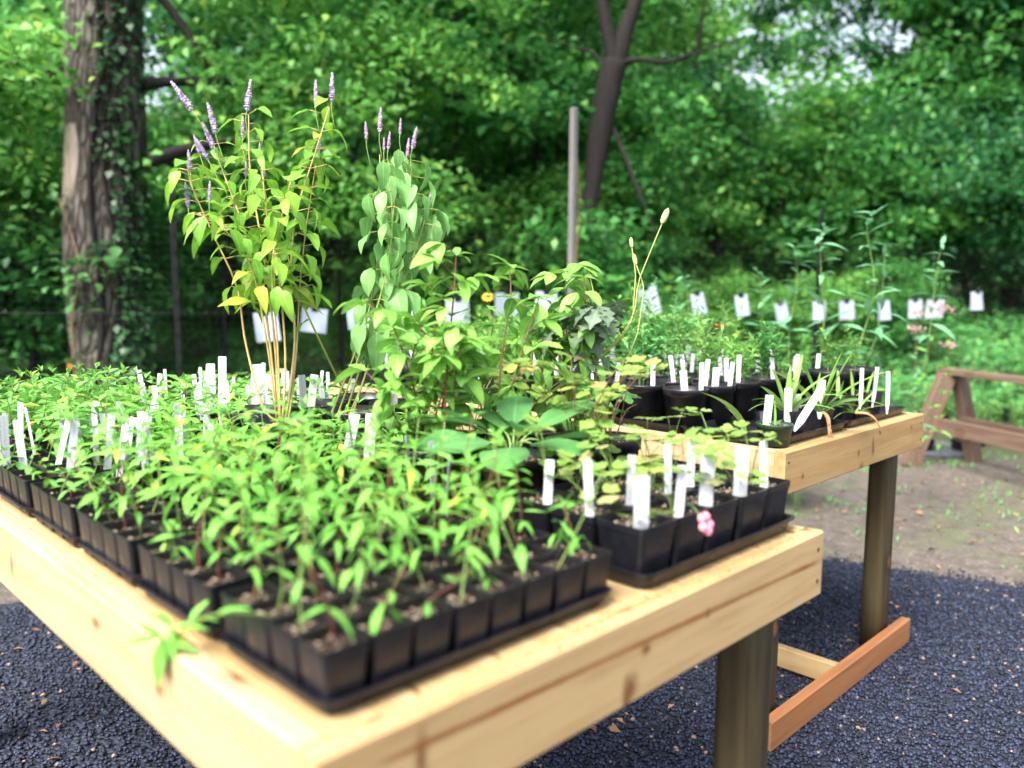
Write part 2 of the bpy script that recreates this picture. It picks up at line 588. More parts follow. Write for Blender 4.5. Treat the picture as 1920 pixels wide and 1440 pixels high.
t = NT("bark")
co = t.coord('Object', (7, 7, 1.5))
vb = t.voro(co, 2.2, 'DISTANCE_TO_EDGE')
nb = t.noise(t.coord('Object', (9, 9, 2.5)), 2.0, 6, 0.65)
bc = t.mix(t.mapr(nb, 0.3, 0.75), (0.040, 0.035, 0.030), (0.140, 0.127, 0.112))
bc = t.mix(t.mapr(vb, 0.0, 0.14, 0.85, 0), bc, (0.028, 0.021, 0.016))
moss = t.mapr(t.noise(t.coord('Object'), 2.3, 4), 0.55, 0.75, 0, 0.4)
bc = t.mix(moss, bc, (0.05, 0.07, 0.025))
hb = t.math('ADD', t.mapr(vb, 0.0, 0.25), t.math('MULTIPLY', nb, 0.6))
M['bark'] = t.done(t.bsdf(bc, 0.9, 0.15, t.bump(hb, 0.9, 0.04)))
M['bare_wood'] = wood_mat("bare grey trunk wood", (0.208, 0.172, 0.140), (0.080, 0.060, 0.044), axis=2, grain=0.9)
t = NT("dark bark")
nb = t.noise(t.coord('Object', (9, 9, 1.5)), 2.0, 5, 0.65)
M['bark_dark'] = t.done(t.bsdf(t.mix(nb, (0.008, 0.007, 0.007), (0.028, 0.025, 0.024)), 0.9, 0.1, t.bump(nb, 0.8, 0.03)))

# ground
t = NT("packed dirt with moss")
co = t.coord('Object')
n1 = t.noise(co, 1.1, 6, 0.6)
n2 = t.noise(co, 9, 6, 0.7)
n3 = t.noise(co, 70, 3, 0.6)
v1 = t.voro(co, 45)
cell = t.voro(co, 45, out='Color')
cr, cg, cb = t.sep(cell)
dc = t.mix(t.mapr(n2, 0.3, 0.7), (0.052, 0.044, 0.038), (0.122, 0.104, 0.092))
dc = t.mix(t.mapr(n3, 0.4, 0.7, 0, 0.6), dc, (0.165, 0.142, 0.124))
lit = t.math('MULTIPLY', t.mapr(cr, 0.78, 0.82), t.mapr(v1, 0.35, 0.5, 1, 0))
dc = t.mix(t.math('MULTIPLY', lit, 0.6), dc, t.mix(cg, (0.10, 0.045, 0.025), (0.34, 0.27, 0.22)))
mossm = t.math('MULTIPLY', t.mapr(t.noise(co, 1.7, 5, 0.6), 0.48, 0.66), t.mapr(n2, 0.35, 0.6))
dc = t.mix(t.math('MULTIPLY', mossm, 0.5), dc, (0.085, 0.125, 0.03))
far = t.mapr(t.sep(co)[0], 7.6, 8.6)
dc = t.mix(t.math('MULTIPLY', far, 0.8), dc, (0.03, 0.045, 0.015))
M['dirt'] = t.done(t.bsdf(dc, 0.9, 0.2, t.bump(t.math('ADD', n3, n2), 0.6, 0.03)))
t = NT("dark gravel bed")
co = t.coord('Object')
v1 = t.voro(co, 55)
cell = t.voro(co, 55, out='Color')
cr, cg, cb = t.sep(cell)
gc = t.mix(cr, (0.005, 0.007, 0.015), (0.024, 0.03, 0.052))
M['gravel'] = t.done(t.bsdf(gc, 0.7, 0.35, t.bump(t.math('SUBTRACT', 1.0, v1), 1.0, 0.015)))
t = NT("gravel stone")
r = rand_val(t)
gc = t.mix(t.math('POWER', r, 1.6), (0.004, 0.007, 0.017), (0.030, 0.041, 0.082))
gc = t.mix(t.mapr(t.math('FRACT', t.math('MULTIPLY', r, 13.7)), 0.978, 0.985), gc, (0.23, 0.16, 0.12))
M['gravel_stone'] = t.done(t.bsdf(gc, 0.6, 0.4, t.bump(t.noise(t.coord('Object'), 150, 3), 0.4, 0.003)))
t = NT("dry leaf litter")
r = rand_val(t)
M['litter'] = t.done(t.bsdf(t.mix(r, (0.10, 0.05, 0.03), (0.36, 0.20, 0.11)), 0.8, 0.2))


# ------------------------------------------------------------------ GROUND (structure)
def ground_z(x, y):
    d = (x + 0.43) * 0.7082 + (y + 0.72) * 0.706      # depth from the camera
    s = np.clip((d - 8.2) / 9.0, 0, 1)
    base = 1.0 * s * s * (3 - 2 * s)
    far = np.clip((d - 17) / 40, 0, 1) * 3.0
    return base + far + 0.05 * np.sin(x * 0.9 + 1.3) * np.sin(y * 0.8) * np.clip((d - 7.5) / 3, 0, 1)


def gz(x, y):
    return float(ground_z(np.array(x), np.array(y)))


def grid_sheet(xs, ys, zf, name, mat):
    X, Y = np.meshgrid(xs, ys, indexing='ij')
    Z = zf(X, Y)
    nx, ny = len(xs), len(ys)
    V = np.stack([X, Y, Z], -1).reshape(-1, 3)
    idx = np.arange(nx * ny).reshape(nx, ny)
    q = np.stack([idx[:-1, :-1], idx[1:, :-1], idx[1:, 1:], idx[:-1, 1:]], -1).reshape(-1, 4)
    me = bpy.data.meshes.new(name)
    me.from_pydata(V.tolist(), [], q.tolist())
    me.polygons.foreach_set("use_smooth", [True] * len(me.polygons))
    me.materials.append(mat)
    return me


xs = np.concatenate([np.array([-300, -120, -60, -30, -15]), np.arange(-8, 30, 0.5), np.array([32, 40, 55, 80, 150, 300])])
obj("ground", grid_sheet(xs, xs, lambda X, Y: ground_z(X, Y), "ground", M['dirt']), kind='structure')

# gravel apron: irregular edge
edge = [(5.6, -6.0), (5.0, -1.2), (4.42, 0.32), (4.22, 0.8), (4.12, 1.15), (3.95, 1.32), (3.2, 2.0), (2.0, 3.0), (0.9, 3.5), (0.15, 3.85), (-1.5, 3.6), (-4, 4.2), (-8, 5)]
e2 = spline([Vector((a, b, 0)) for a, b in edge], 70)
e2 = [Vector((p.x + rnd.uniform(-.05, .05), p.y + rnd.uniform(-.05, .05), 0)) for p in e2]
poly = [(p.x, p.y, 0.006) for p in e2] + [(-8, -6, 0.006)]
b = MB()
b.add(poly, [tuple(range(len(poly)))])
g = obj("gravel_path", b.mesh("gravel_path", M['gravel'], False), kind='structure')
g.rotation_euler = (0, 0, 0)


def in_gravel(x, y):
    n = len(poly)
    c = np.zeros(len(x), bool)
    j = n - 1
    for i in range(n):
        xi, yi, xj, yj = poly[i][0], poly[i][1], poly[j][0], poly[j][1]
        m = ((yi > y) != (yj > y)) & (x < (xj - xi) * (y - yi) / (yj - yi + 1e-12) + xi)
        c ^= m
        j = i
    return c


def stones(n, box, smin, smax, edge_loose=0.0):
    x = rng.uniform(box[0], box[1], n)
    y = rng.uniform(box[2], box[3], n)
    k = in_gravel(x + rng.normal(0, 0.06, n), y + rng.normal(0, 0.06, n))
    x, y = x[k], y[k]
    n = len(x)
    s = rng.uniform(smin, smax, n)
    base = np.array([(1, 0, 0), (0, 1, 0), (-1, 0, 0), (0, -1, 0), (0, 0, 0.75), (0, 0, -0.6)], float)
    V = base[None] * (s[:, None, None] * rng.uniform(0.6, 1.25, (n, 6, 1)))
    a = rng.uniform(0, 6.28, n)
    tl = rng.normal(0, 0.35, n)
    X, Y, Z = V[..., 0], V[..., 1], V[..., 2]
    ct, st = np.cos(tl)[:, None], np.sin(tl)[:, None]
    X, Z = X * ct - Z * st, X * st + Z * ct
    ca, sa = np.cos(a)[:, None], np.sin(a)[:, None]
    X, Y = X * ca - Y * sa, X * sa + Y * ca
    V = np.stack([X + x[:, None], Y + y[:, None], Z + (s * 0.3)[:, None] + 0.008], -1).reshape(-1, 3)
    fb = np.array([(0, 1, 4), (1, 2, 4), (2, 3, 4), (3, 0, 4), (1, 0, 5), (2, 1, 5), (3, 2, 5), (0, 3, 5)])
    F = (fb[None] + (np.arange(n) * 6)[:, None, None]).reshape(-1)
    me = bpy.data.meshes.new("gravel")
    me.vertices.add(len(V))
    me.vertices.foreach_set("co", V.reshape(-1).astype(np.float32))
    me.loops.add(len(F))
    me.loops.foreach_set("vertex_index", F.astype(np.int32))
    me.polygons.add(n * 8)
    me.polygons.foreach_set("loop_start", np.arange(0, n * 24, 3, dtype=np.int32))
    me.polygons.foreach_set("loop_total", np.full(n * 8, 3, dtype=np.int32))
    me.materials.append(M['gravel_stone'])
    me.update(calc_edges=True)
    return me


g1 = obj("gravel", stones(76000, (0.9, 4.9, -2.0, 1.6), 0.004, 0.0125), kind='stuff')
g2 = obj("gravel", stones(34000, (-1.2, 1.8, 0.2, 3.6), 0.004, 0.0125), kind='stuff')
# fallen leaves
n = 700
x = rng.uniform(-1, 8, n)
y = rng.uniform(-2.2, 3.5, n)
pos = np.stack([x, y, ground_z(x, y) + 0.018], -1)
obj("leaf_litter", cloud_mesh("leaf_litter", pos, rng.uniform(0, 6.28, n), rng.normal(0, .2, n), rng.normal(0, .3, n), rng.uniform(.02, .06, n), 0.5, M['litter']), kind='stuff')
# tufts of moss and grass on the dirt
n = 1500
cx = rng.uniform(4.6, 8.2, 60)
cy = rng.uniform(-1.5, 3.0, 60)
k = rng.integers(0, 60, n)
x = cx[k] + rng.normal(0, .10, n)
y = cy[k] + rng.normal(0, .10, n)
pos = np.stack([x, y, ground_z(x, y)], -1)
obj("grass", cloud_mesh("grass", pos, rng.uniform(0, 6.28, n), rng.uniform(.3, 1.3, n), rng.normal(0, .3, n), rng.uniform(.02, .06, n), 0.25, M['cover']), kind='stuff')


# ------------------------------------------------------------------ TABLES
def board(name, parent, p0, size, mat, label=None, rotz=0.0, bevel=0.004):
    """board with object X along its length; p0 = low corner, size = (length, thickness, height)"""
    L, w, h = size
    b = MB()
    r = bevel
    prof = [(r, 0), (w - r, 0), (w, r), (w, h - r), (w - r, h), (r, h), (0, h - r), (0, r)]
    prof = [(y, z) for y, z in prof]
    b.rings([[(x, y, z) for y, z in prof] for x in (0.0, L)])
    o = obj(name, b.mesh(name, mat, False), parent, loc=p0, rot=(0, 0, rotz), label=label)
    return o


def leg_mesh(name, h):
    b = MB()
    b.rings([rrect(0.105, 0.095, z, 0.028, 3) for z in (0.0, h * .25, h * .5, h * .75, h)])
    return b.mesh(name, M['post'], True)


def on_front(px, py, y, x0, z0):
    p = at_y(px, py, y)
    return p.x - x0, p.z - z0


RH = 0.14
kA = []
for (px, py, r1, r2) in ((790, 1418, .006, .02), (1183, 1290, .011, .014), (1175, 1310, .006, .02), (1212, 1217, .008, .006), (1327, 1150, .005, .005)):
    a, c = on_front(px, py, 0, 0, T - RH)
    kA.append((a, 0.0, c, r1, r2))
for (px, py) in ((690, 1345), (1162, 1140), (1510, 992)):
    p = at_z(px, py, T)
    kA.append((p.x, p.y, RH, .012, .009))
sa = on_front(700, 1440, 0, 0, T - RH)
sb = on_front(1535, 1052, 0, 0, T - RH)
M['railA_front'] = wood_mat("pine front rail", (0.41, 0.285, 0.138), (0.25, 0.13, 0.045), knots=kA, streaks=[(sa[0], sa[1], sb[0], sb[1], 0.0065)], seed=1.0)
kL = []
for (px, py, r1, r2) in ((180, 1170, .012, .007), (305, 1250, .014, .014), (298, 1293, .010, .007), (22, 1060, .006, .018)):
    d = FX + RX * (px - 960) / F_PX - UX * (py - 720) / F_PX
    s = (0 - CAM[0]) / d[0]
    p = CAM + d * s
    kL.append((p[1] - 0.038, 0.038, p[2] - (T - RH), r1, r2))      # local y runs to -X
for (px, py) in ((448, 1270), (345, 1195)):
    p = at_z(px, py, T)
    kL.append((p.y - 0.038, 0.038 - p.x, RH, .02, .007))
M['railA_left'] = wood_mat("pine side rail", (0.43, 0.32, 0.18), (0.29, 0.175, 0.075), knots=kL, seed=9.0, grain=0.6)
bx, by = 1.959, 0.4545
BL = 2.60
kB = []
for (px, py, r1, r2) in ((1505, 893, .006, .006), (1610, 850, .006, .008), (1637, 832, .006, .018), (1637, 845, .007, .012), (1615, 876, .012, .01), (1709, 801, .006, .007), (1650, 805, .006, .012)):
    a, c = on_front(px, py, by, bx, T - RH)
    kB.append((a, 0.0, c, r1, r2))
M['railB_front'] = wood_mat("pine front rail of rear table", (0.38, 0.245, 0.105), (0.26, 0.135, 0.045), knots=kB, seed=14.0)
M['railB_side'] = wood_mat("pine side rail of rear table", (0.41, 0.29, 0.16), (0.3, 0.175, 0.08), knots=[(0.62, 0.04, 0.09, .02, .012), (1.1, 0.04, 0.05, .015, .012), (0.05, 0.04, 0.05, .012, .02)], seed=21.0)


def table(name, label, x0, y0, L, W, mfront, mside):
    t = thing(name, label, "table", (x0, y0, 0))
    z = T - RH
    board("front_rail", t, (0, 0, z), (W, 0.038, RH), mfront)
    board("back_rail", t, (0, L - 0.038, z), (W, 0.038, RH), M['pine'])
    board("side_rail", t, (0.038, 0.0385, z + 0.0005), (L - 0.077, 0.038, RH - 0.001), mside, rotz=pi / 2)
    board("side_rail", t, (W, 0.0385, z + 0.0005), (L - 0.077, 0.038, RH - 0.001), M['pine'], rotz=pi / 2)
    ns = 8
    sw = (W - 0.084) / ns
    for i in range(ns):
        board("deck_slat", t, (0.041 + (i + 1) * sw - 0.003, 0.04, T - 0.024), (L - 0.08, sw - 0.006, 0.019), M['pine'], rotz=pi / 2)
    for k in range(3):
        board("joist", t, (0.04, 0.35 + k * (L - 0.7) / 2, T - 0.115), (W - 0.08, 0.038, 0.088), M['pine'])
    lm = leg_mesh(name + "_leg", T - 0.03)
    for lx in (0.115, W - 0.10):
        for ly in (0.115, L - 0.115):
            obj("leg", lm, t, (lx, ly, 0.0))
    return t


def screws(t, pts, y):
    b = MB()
    b.rings([[(.0042 * cos(u), yy, .0042 * sin(u)) for u in [2 * pi * k / 8 for k in range(8)]] for yy in (.001, -.0012)])
    me = b.mesh("screw", M['clip'], False)
    for (x_, z_) in pts:
        obj("screw", me, t, (x_, y, z_))


tA = table("potting_table", "near raw pine table crowded with seedling pots", 0, 0, 2.45, 1.22, M['railA_front'], M['railA_left'])
tB = table("potting_table", "rear raw pine table on round posts with round pots and irises", bx, by, BL, 1.22, M['railB_front'], M['railB_side'])
screws(tA, [(.022, T - .035), (.020, T - .105), (1.198, T - .036), (1.2, T - .104)], 0)
screws(tB, [(.022, T - .035), (.020, T - .105), (1.198, T - .036), (1.2, T - .104)], 0)
n = 420
xs_ = np.concatenate([rng.uniform(.03, 1.2, n // 2), rng.uniform(.0, .04, n // 2)])
ys_ = np.concatenate([rng.uniform(.0, .045, n // 2), rng.uniform(.03, 2.2, n // 2)])
pos = np.stack([xs_, ys_, np.full(n, T + .001)], -1)
obj("soil_crumbs", cloud_mesh("soil_crumbs", pos, rng.uniform(0, 6.28, n), rng.normal(0, .2, n), rng.normal(0, .3, n), rng.uniform(.0015, .005, n), .7, M['soil'], .4), kind='stuff')
# low H-stretcher of the rear table
board("stretcher", tB, (0.03, 0.020, 0.012), (1.25, 0.040, 0.105), M['red_board'], label="reddish brown low board across the front legs")
board("centre_brace", tB, (0.66, 0.0605, 0.02), (BL - 0.2, 0.038, 0.085), M['pine'], rotz=pi / 2, label="pale board running back from the low stretcher")

# ------------------------------------------------------------------ trays, pots, soil, tags (shared meshes)


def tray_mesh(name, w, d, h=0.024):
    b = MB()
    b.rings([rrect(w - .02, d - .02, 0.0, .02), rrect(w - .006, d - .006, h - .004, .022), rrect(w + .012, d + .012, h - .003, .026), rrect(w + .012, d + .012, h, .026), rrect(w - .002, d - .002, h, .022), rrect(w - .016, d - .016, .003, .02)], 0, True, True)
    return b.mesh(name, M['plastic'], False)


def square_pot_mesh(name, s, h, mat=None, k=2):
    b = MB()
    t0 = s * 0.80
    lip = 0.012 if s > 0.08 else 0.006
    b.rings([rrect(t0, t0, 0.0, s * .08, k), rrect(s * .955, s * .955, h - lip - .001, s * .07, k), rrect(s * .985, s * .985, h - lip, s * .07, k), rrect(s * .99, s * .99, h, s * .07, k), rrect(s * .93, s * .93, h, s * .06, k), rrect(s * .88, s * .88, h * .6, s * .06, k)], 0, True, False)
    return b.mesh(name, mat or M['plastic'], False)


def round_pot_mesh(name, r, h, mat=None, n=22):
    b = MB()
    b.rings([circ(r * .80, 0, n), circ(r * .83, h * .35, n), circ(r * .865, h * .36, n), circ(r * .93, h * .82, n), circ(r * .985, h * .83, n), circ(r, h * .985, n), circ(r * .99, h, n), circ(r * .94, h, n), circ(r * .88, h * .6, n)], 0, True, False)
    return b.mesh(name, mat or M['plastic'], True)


def soil_mesh(name, w, round_=False, grit=36, seed=1):
    rr = random.Random(seed)
    b = MB()
    n = 6
    if round_:
        b.add([(0, 0, .004)] + [(q * w * cos(2 * pi * i / 14), q * w * sin(2 * pi * i / 14), rr.uniform(-.003, .003)) for q in (.5, 1) for i in range(14)],
              [(0, 1 + i, 1 + (i + 1) % 14) for i in range(14)] + [(1 + i, 15 + i, 15 + (i + 1) % 14, 1 + (i + 1) % 14) for i in range(14)])
    else:
        vs = [(-w / 2 + w * i / n, -w / 2 + w * j / n, rr.uniform(-.003, .003)) for i in range(n + 1) for j in range(n + 1)]
        b.add(vs, [(i * (n + 1) + j, (i + 1) * (n + 1) + j, (i + 1) * (n + 1) + j + 1, i * (n + 1) + j + 1) for i in range(n) for j in range(n)])
    for _ in range(grit):
        if round_:
            a, q = rr.uniform(0, 6.28), w * .92 * sqrt(rr.random())
            x, y = q * cos(a), q * sin(a)
        else:
            x, y = rr.uniform(-.46, .46) * w, rr.uniform(-.46, .46) * w
        s = rr.uniform(.0012, .0032)
        dz = rr.uniform(.0005, .003)
        b.add([(x + s * rr.uniform(.6, 1.4), y, dz), (x, y + s, dz), (x - s, y, dz), (x, y - s, dz), (x, y, dz + s * .9), (x, y, dz - s)],
              [(0, 1, 4), (1, 2, 4), (2, 3, 4), (3, 0, 4), (1, 0, 5), (2, 1, 5), (3, 2, 5), (0, 3, 5)], 1)
    return b.mesh(name, [M['soil'], M['perlite']], False)


def tag_mesh(name, w, L, bend, pointed=False, notch=0.0):
    b = MB()
    th = .0006
    rows = [0, .25, .5, .75, .985, 1.0]
    rings = []
    for q in rows:
        ww = w * (0.35 + 2.6 * q if q < .25 else 1.0) * (0.93 if q == 1.0 else 1)
        y = bend * q * q
        rings.append([(-ww / 2, y - th, q * L), (ww / 2, y - th, q * L), (ww / 2, y + th, q * L), (-ww / 2, y + th, q * L)])
    b.rings(rings)
    return b.mesh(name, M['tag'], False)


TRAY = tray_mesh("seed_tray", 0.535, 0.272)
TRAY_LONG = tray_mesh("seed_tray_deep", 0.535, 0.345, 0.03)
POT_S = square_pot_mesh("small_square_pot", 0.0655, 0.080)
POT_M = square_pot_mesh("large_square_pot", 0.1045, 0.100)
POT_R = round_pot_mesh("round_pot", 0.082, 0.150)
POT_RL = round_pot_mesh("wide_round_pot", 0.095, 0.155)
POT_G = round_pot_mesh("green_round_pot", 0.06, 0.07, M['plastic_green'])
SOIL_S = [soil_mesh("soil_small", 0.060, False, 20, s) for s in (1, 2, 3)]
SOIL_M = [soil_mesh("soil_large", 0.096, False, 70, s) for s in (4, 5)]
SOIL_R = [soil_mesh("soil_round", 0.076, True, 80, s) for s in (6, 7)]
TAGS = [tag_mesh("plant_tag", 0.0165, 0.150, b_) for b_ in (0.0, 0.006, -0.006, 0.012)]
TAGS_BIG = [tag_mesh("plant_tag_large", 0.026, 0.150, b_) for b_ in (0.0, 0.008)]

LANCE = [strip_leaf("lance_leaf", prof_lance(6, .36), .27, c, .25, M['seed'], wv) for c, wv in ((.10, 0), (.28, .02), (.42, .0), (.2, .03))]
LANCE_P = [strip_leaf("oval_leaf", prof_lance(6, .45, .8), .48, c, .2, M['seed_pale'], wv) for c, wv in ((.12, 0), (.3, .03), (.2, 0))]
LIME = [strip_leaf("lime_leaf", prof_lance(7, .30, .85), .50, c, .25, M['lime'], wv) for c, wv in ((.2, .03), (.45, .0), (.6, .04))]
DROOP = [strip_leaf("drooping_leaf", prof_lance(7, .28, .75), .56, c, .35, M['droop'], wv) for c, wv in ((.25, .04), (.4, .02), (.15, .05))]
DOG = [strip_leaf("dogwood_leaf", prof_lance(7, .42, .85), .50, c, .22, M['dogwood'], wv) for c, wv in ((.15, 0), (.35, .03), (.5, .02))]
BROAD = [strip_leaf("broad_leaf", prof_lance(8, .52, .7), .56, c, .18, M['broad'], wv) for c, wv in ((.12, .02), (.3, .03))]
OAK = [strip_leaf("oak_leaf", prof_lobed([(0, .03), (.12, .12), (.22, .55), (.3, .75), (.36, .28), (.48, .95), (.56, 1.0), (.62, .35), (.74, .8), (.8, .6), (.86, .28), (1, .04)]), .7, c, .2, M['oak'], .02) for c in (.25, .5)]
IRIS = [strip_leaf("iris_blade", dict(t=[i / 9 for i in range(10)], w=[.8, .95, 1, 1, .98, .92, .82, .66,   .42, .03]), .115, c, .35, M['iris'], 0, tw) for c, tw in ((.08, .2), (.30, .3), (.65, .4))]
scal = lambda q: 0.82 + 0.18 * abs(sin(q * pi * 3)) - 0.35 * (abs(q - .5) * 2) ** 4
COLUMB = [fan_leaf("columbine_leaf", scal, -1.15, 1.15, 12, M['columbine'], cp, ((.35, 0, 0, .62), (.10, .16, 1.75, .58), (.10, -.16, -1.75, .58))) for cp in (.15, -.2)]
COLUMB_Y = [fan_leaf("yellowing_leaf", scal, -1.1, 1.1, 12, M['yellowed'], cp, ((.35, 0, 0, .62), (.10, .16, 1.75, .58), (.10, -.16, -1.75, .58))) for cp in (.15, -.25)]
palm = lambda q: 0.45 + 0.55 * abs(cos((q * 2 - 1) * pi * 2.5)) ** 1.2 * (1 - .35 * abs(q * 2 - 1))
PALM = [fan_leaf("lobed_leaf", palm, -2.7, 2.7, 30, M['lobed'], cp) for cp in (.1, -.25)]
PALM_Y = [fan_leaf("lobed_leaf_light", palm, -2.7, 2.7, 30, M['columbine'], cp) for cp in (.1, -.25)]
BLUE = [strip_leaf("milkweed_leaf", prof_lance(6, .35), .23, c, .25, M['blueleaf']) for c in (.15, .4)]
VINE_L = [strip_leaf("vine_leaf", prof_lance(6, .35, .6), .75, c, .2, M['vine_light'], .03) for c in (.2, .4)]


def stem_mesh(name, pts, r0, r1, mat, n=5):
    b = MB()
    m = len(pts)
    b.tube(pts, [r0 + (r1 - r0) * i / (m - 1) for i in range(m)], n)
    return b.mesh(name, mat, True)


SEED_STEMS = [stem_mesh("seedling_stem", spline([(0, 0, 0), (rnd.uniform(-.06, .06), rnd.uniform(-.06, .06), .4), (rnd.uniform(-.1, .1), rnd.uniform(-.1, .1), 1)], 5), .013, .007, m_) for m_ in (M['stem_red'], M['stem_brown'], M['stem_green'], M['stem_green'])]
for me in SEED_STEMS:
    pass


def leaf(parent, me, p, az, pitch, L, wf=1.0, roll=0.0, name="leaf"):
    o = bpy.data.objects.new(name, me)
    COL.objects.link(o)
    o.parent = parent
    o.location = p
    o.rotation_euler = (roll, -pitch, az)
    o.scale = (L, L * wf, L)
    return o


def leaf_specs_seedling(rr, h, n_pairs, L0, lean, start=.38):
    """list of (point, azimuth, pitch, length, width factor, roll)"""
    out = []
    az0 = rr.uniform(0, pi)
    for k in range(n_pairs):
        q = start + (1 - start) * (k / max(1, n_pairs - 1)) * 0.96
        p = Vector((lean[0] * q * q, lean[1] * q * q, h * q))
        L = L0 * (0.75 + 0.5 * sin(pi * min(1, (k + .9) / n_pairs))) * rr.uniform(.8, 1.15)
        pitch = rad(-28 + 52 * k / max(1, n_pairs - 1) + rr.uniform(-16, 16))
        for s in (0, pi):
            if rr.random() < .06:
                continue
            out.append((p, az0 + k * pi / 2 + s + rr.uniform(-.35, .35), pitch + rad(rr.uniform(-12, 12)), L * rr.uniform(.85, 1.1), rr.uniform(.8, 1.2), rr.uniform(-.35, .35)))
    p = Vector((lean[0], lean[1], h))
    for k in range(rr.choice((2, 3))):
        out.append((p, rr.uniform(0, 6.28), rad(rr.uniform(35, 75)), L0 * rr.uniform(.35, .6), .9, 0))
    return out


def joined_leaves(name, specs, mat, aspect, base=(0, 0, 0)):
    n = len(specs)
    pos = np.array([tuple(s[0]) for s in specs])
    a = np.array([[s[1], s[2], s[3], s[4], s[5]] for s in specs])
    return cloud_mesh(name, pos, a[:, 0], a[:, 1], a[:, 4], a[:, 2], aspect * a[:, 3], mat)


def stem_part(parent, h, lean, rr, thick=1.0, z=0.0):
    o = obj("stem", rr.choice(SEED_STEMS), parent, (0, 0, z), (math.atan2(-lean[1], h) * .0, 0, rr.uniform(0, 6.28)))
    # shear by pointing the stem at its top
    d = Vector((lean[0], lean[1], h))
    o.rotation_euler = d.to_track_quat('Z', 'Y').to_euler()
    L = d.length
    o.scale = (0.12 * thick, 0.12 * thick, L)
    return o


pot_at = {}


def potted(name, label, group, x, y, z, pot, soilm, soil_z, cat="potted plant", rotz=0.0):
    t = thing(name, label, cat, (x, y, z), rotz, group)
    obj("pot", pot, t)
    obj("soil", soilm, t, (0, 0, soil_z), (0, 0, rnd.choice((0, pi / 2, pi, -pi / 2))), kind='stuff')
    return t


# ------------------------------------------------------------------ near table: trays of small seedlings
rr = random.Random(11)
PITCH_S = 0.0672
n_tray = 0
TZ = T - 0.003
for k in range(8):
    y0 = 0.060 + k * 0.2935
    o = obj("seed_tray", TRAY, None, (0.320 + rr.uniform(-.003, .003), y0 + 0.139, TZ), (0, 0, rr.uniform(-.006, .006)))
    tag(o, f"shallow black tray under small seedling pots, {ORD[k + 1]} from the front rail along the left rail", "tray", "black trays on the near table")
    for j in range(4):
        row = k * 4 + j + 1
        for i in range(8):
            x = 0.085 + i * PITCH_S + rr.uniform(-.0015, .0015)
            y = y0 + 0.139 + (j - 1.5) * 0.0665 + rr.uniform(-.0015, .0015)
            edge_d = min(i, row - 1)
            tagged = (i < 3 and row > 12)
            sparse = row <= 2 or i == 0 or (i <= 1 and row < 14) or (row == 3 and rr.random() < .5)
            h = rr.uniform(.085, .16) if sparse else rr.uniform(.12, .215)
            if row > 11:
                h *= .78
            if i <= 1 and 12 < row < 24:
                h = rr.uniform(.05, .08)
            if (row <= 2 or i == 0) and rr.random() < .35:
                h = rr.uniform(.04, .07)
            if row == 1 and i in (2, 4):
                h = .05
            lean = (rr.uniform(-.05, .045), rr.uniform(-.05, .045))
            look = rr.choice(("leafy", "bright green", "yellowish green", "bushy")) if not sparse else rr.choice(("sparse", "thin stemmed", "short"))
            t = potted("seedling_plant", f"{look} seedling in small black pot, {ORD[row]} row from front rail, {ORD[i + 1]} from left rail",
                       "small square pots of seedlings on the near table", x, y, TZ + .004, POT_S, rr.choice(SOIL_S), .066)
            t.rotation_euler = (rr.uniform(-.012, .012), rr.uniform(-.012, .012), rr.uniform(-.04, .04))
            stem_part(t, h, lean, rr, 1.0, .064)
            L0 = rr.uniform(.046, .066) * (.88 if row <= 6 else 1) if not sparse else rr.uniform(.032, .050)
            pairs = rr.choice((4, 5, 6, 6)) if not sparse else rr.choice((2, 3, 3, 4))
            if h < .06:
                pairs, L0 = 2, .028
            elif h < .085:
                pairs, L0 = 3, .036
            sp = leaf_specs_seedling(rr, h, pairs, L0, lean, .3 if not sparse else .45)
            meset = LANCE if (row < 18 or i > 3) else LANCE_P
            if row <= 22:
                for (p, az, pt, L, wf, ro) in sp:
                    leaf(t, rr.choice(meset), (p.x, p.y, p.z + .064), az, pt, L, wf, ro)
            else:
                jl = [(Vector((p.x, p.y, p.z + .064)), az, pt, L, wf, ro) for (p, az, pt, L, wf, ro) in sp]
                obj("foliage", joined_leaves("foliage", jl, M['seed_pale'], .42), t, kind='stuff')
            pot_at[(row, i)] = (x, y)

# one stem hanging over the left rail
t = thing("seedling_plant", "thin seedling hanging over the left rail of the near table", "potted plant", (0.097 - .004, 0.245, TZ + .07), 0)
hp = [at_z(455, 1150, T + .09), at_z(405, 1153, T + .095), at_depth(355, 1165, 1.13), at_depth(322, 1180, 1.12), at_depth(303, 1196, 1.12)]
hp = [p - Vector(t.location) for p in hp]
b = MB()
b.tube(spline([(0.004, 0.0, -.01)] + hp, 14), [.0022 - .0001 * i for i in range(15)], 5)
obj("stem", b.mesh("hanging_stem", M['stem_green']), t)
for (q, az, pt, L) in ((1, 2.4, -.2, .05), (1, -1.0, .5, .05), (2, 2.2, -1.0, .045), (2, -.8, .3, .045), (3, 2.6, .9, .05), (3, -2.2, -1.1, .06), (4, 3.0, -1.35, .065), (4, -2.4, -1.2, .07), (4, 1.2, -1.1, .06), (3, 0.9, -.9, .05), (4, 2.0, .4, .05), (2, .3, .7, .05), (3, 1.6, .6, .05), (3, -1.2, .5, .06), (4, -1.0, -.2, .06), (4, 2.6, .1, .055)):
    leaf(t, rr.choice(LANCE), hp[q], az, pt, L, .9, rr.uniform(-.4, .4))


def put_tag(x, y, z, L_sc, lean, rz, label, mesh=None, group="white plant tags", name="plant_tag"):
    o = obj(name, mesh or rnd.choice(TAGS), None, (x, y, z), (lean[0], lean[1], rz), (1, 1, L_sc))
    return tag(o, label, "plant tag", group)


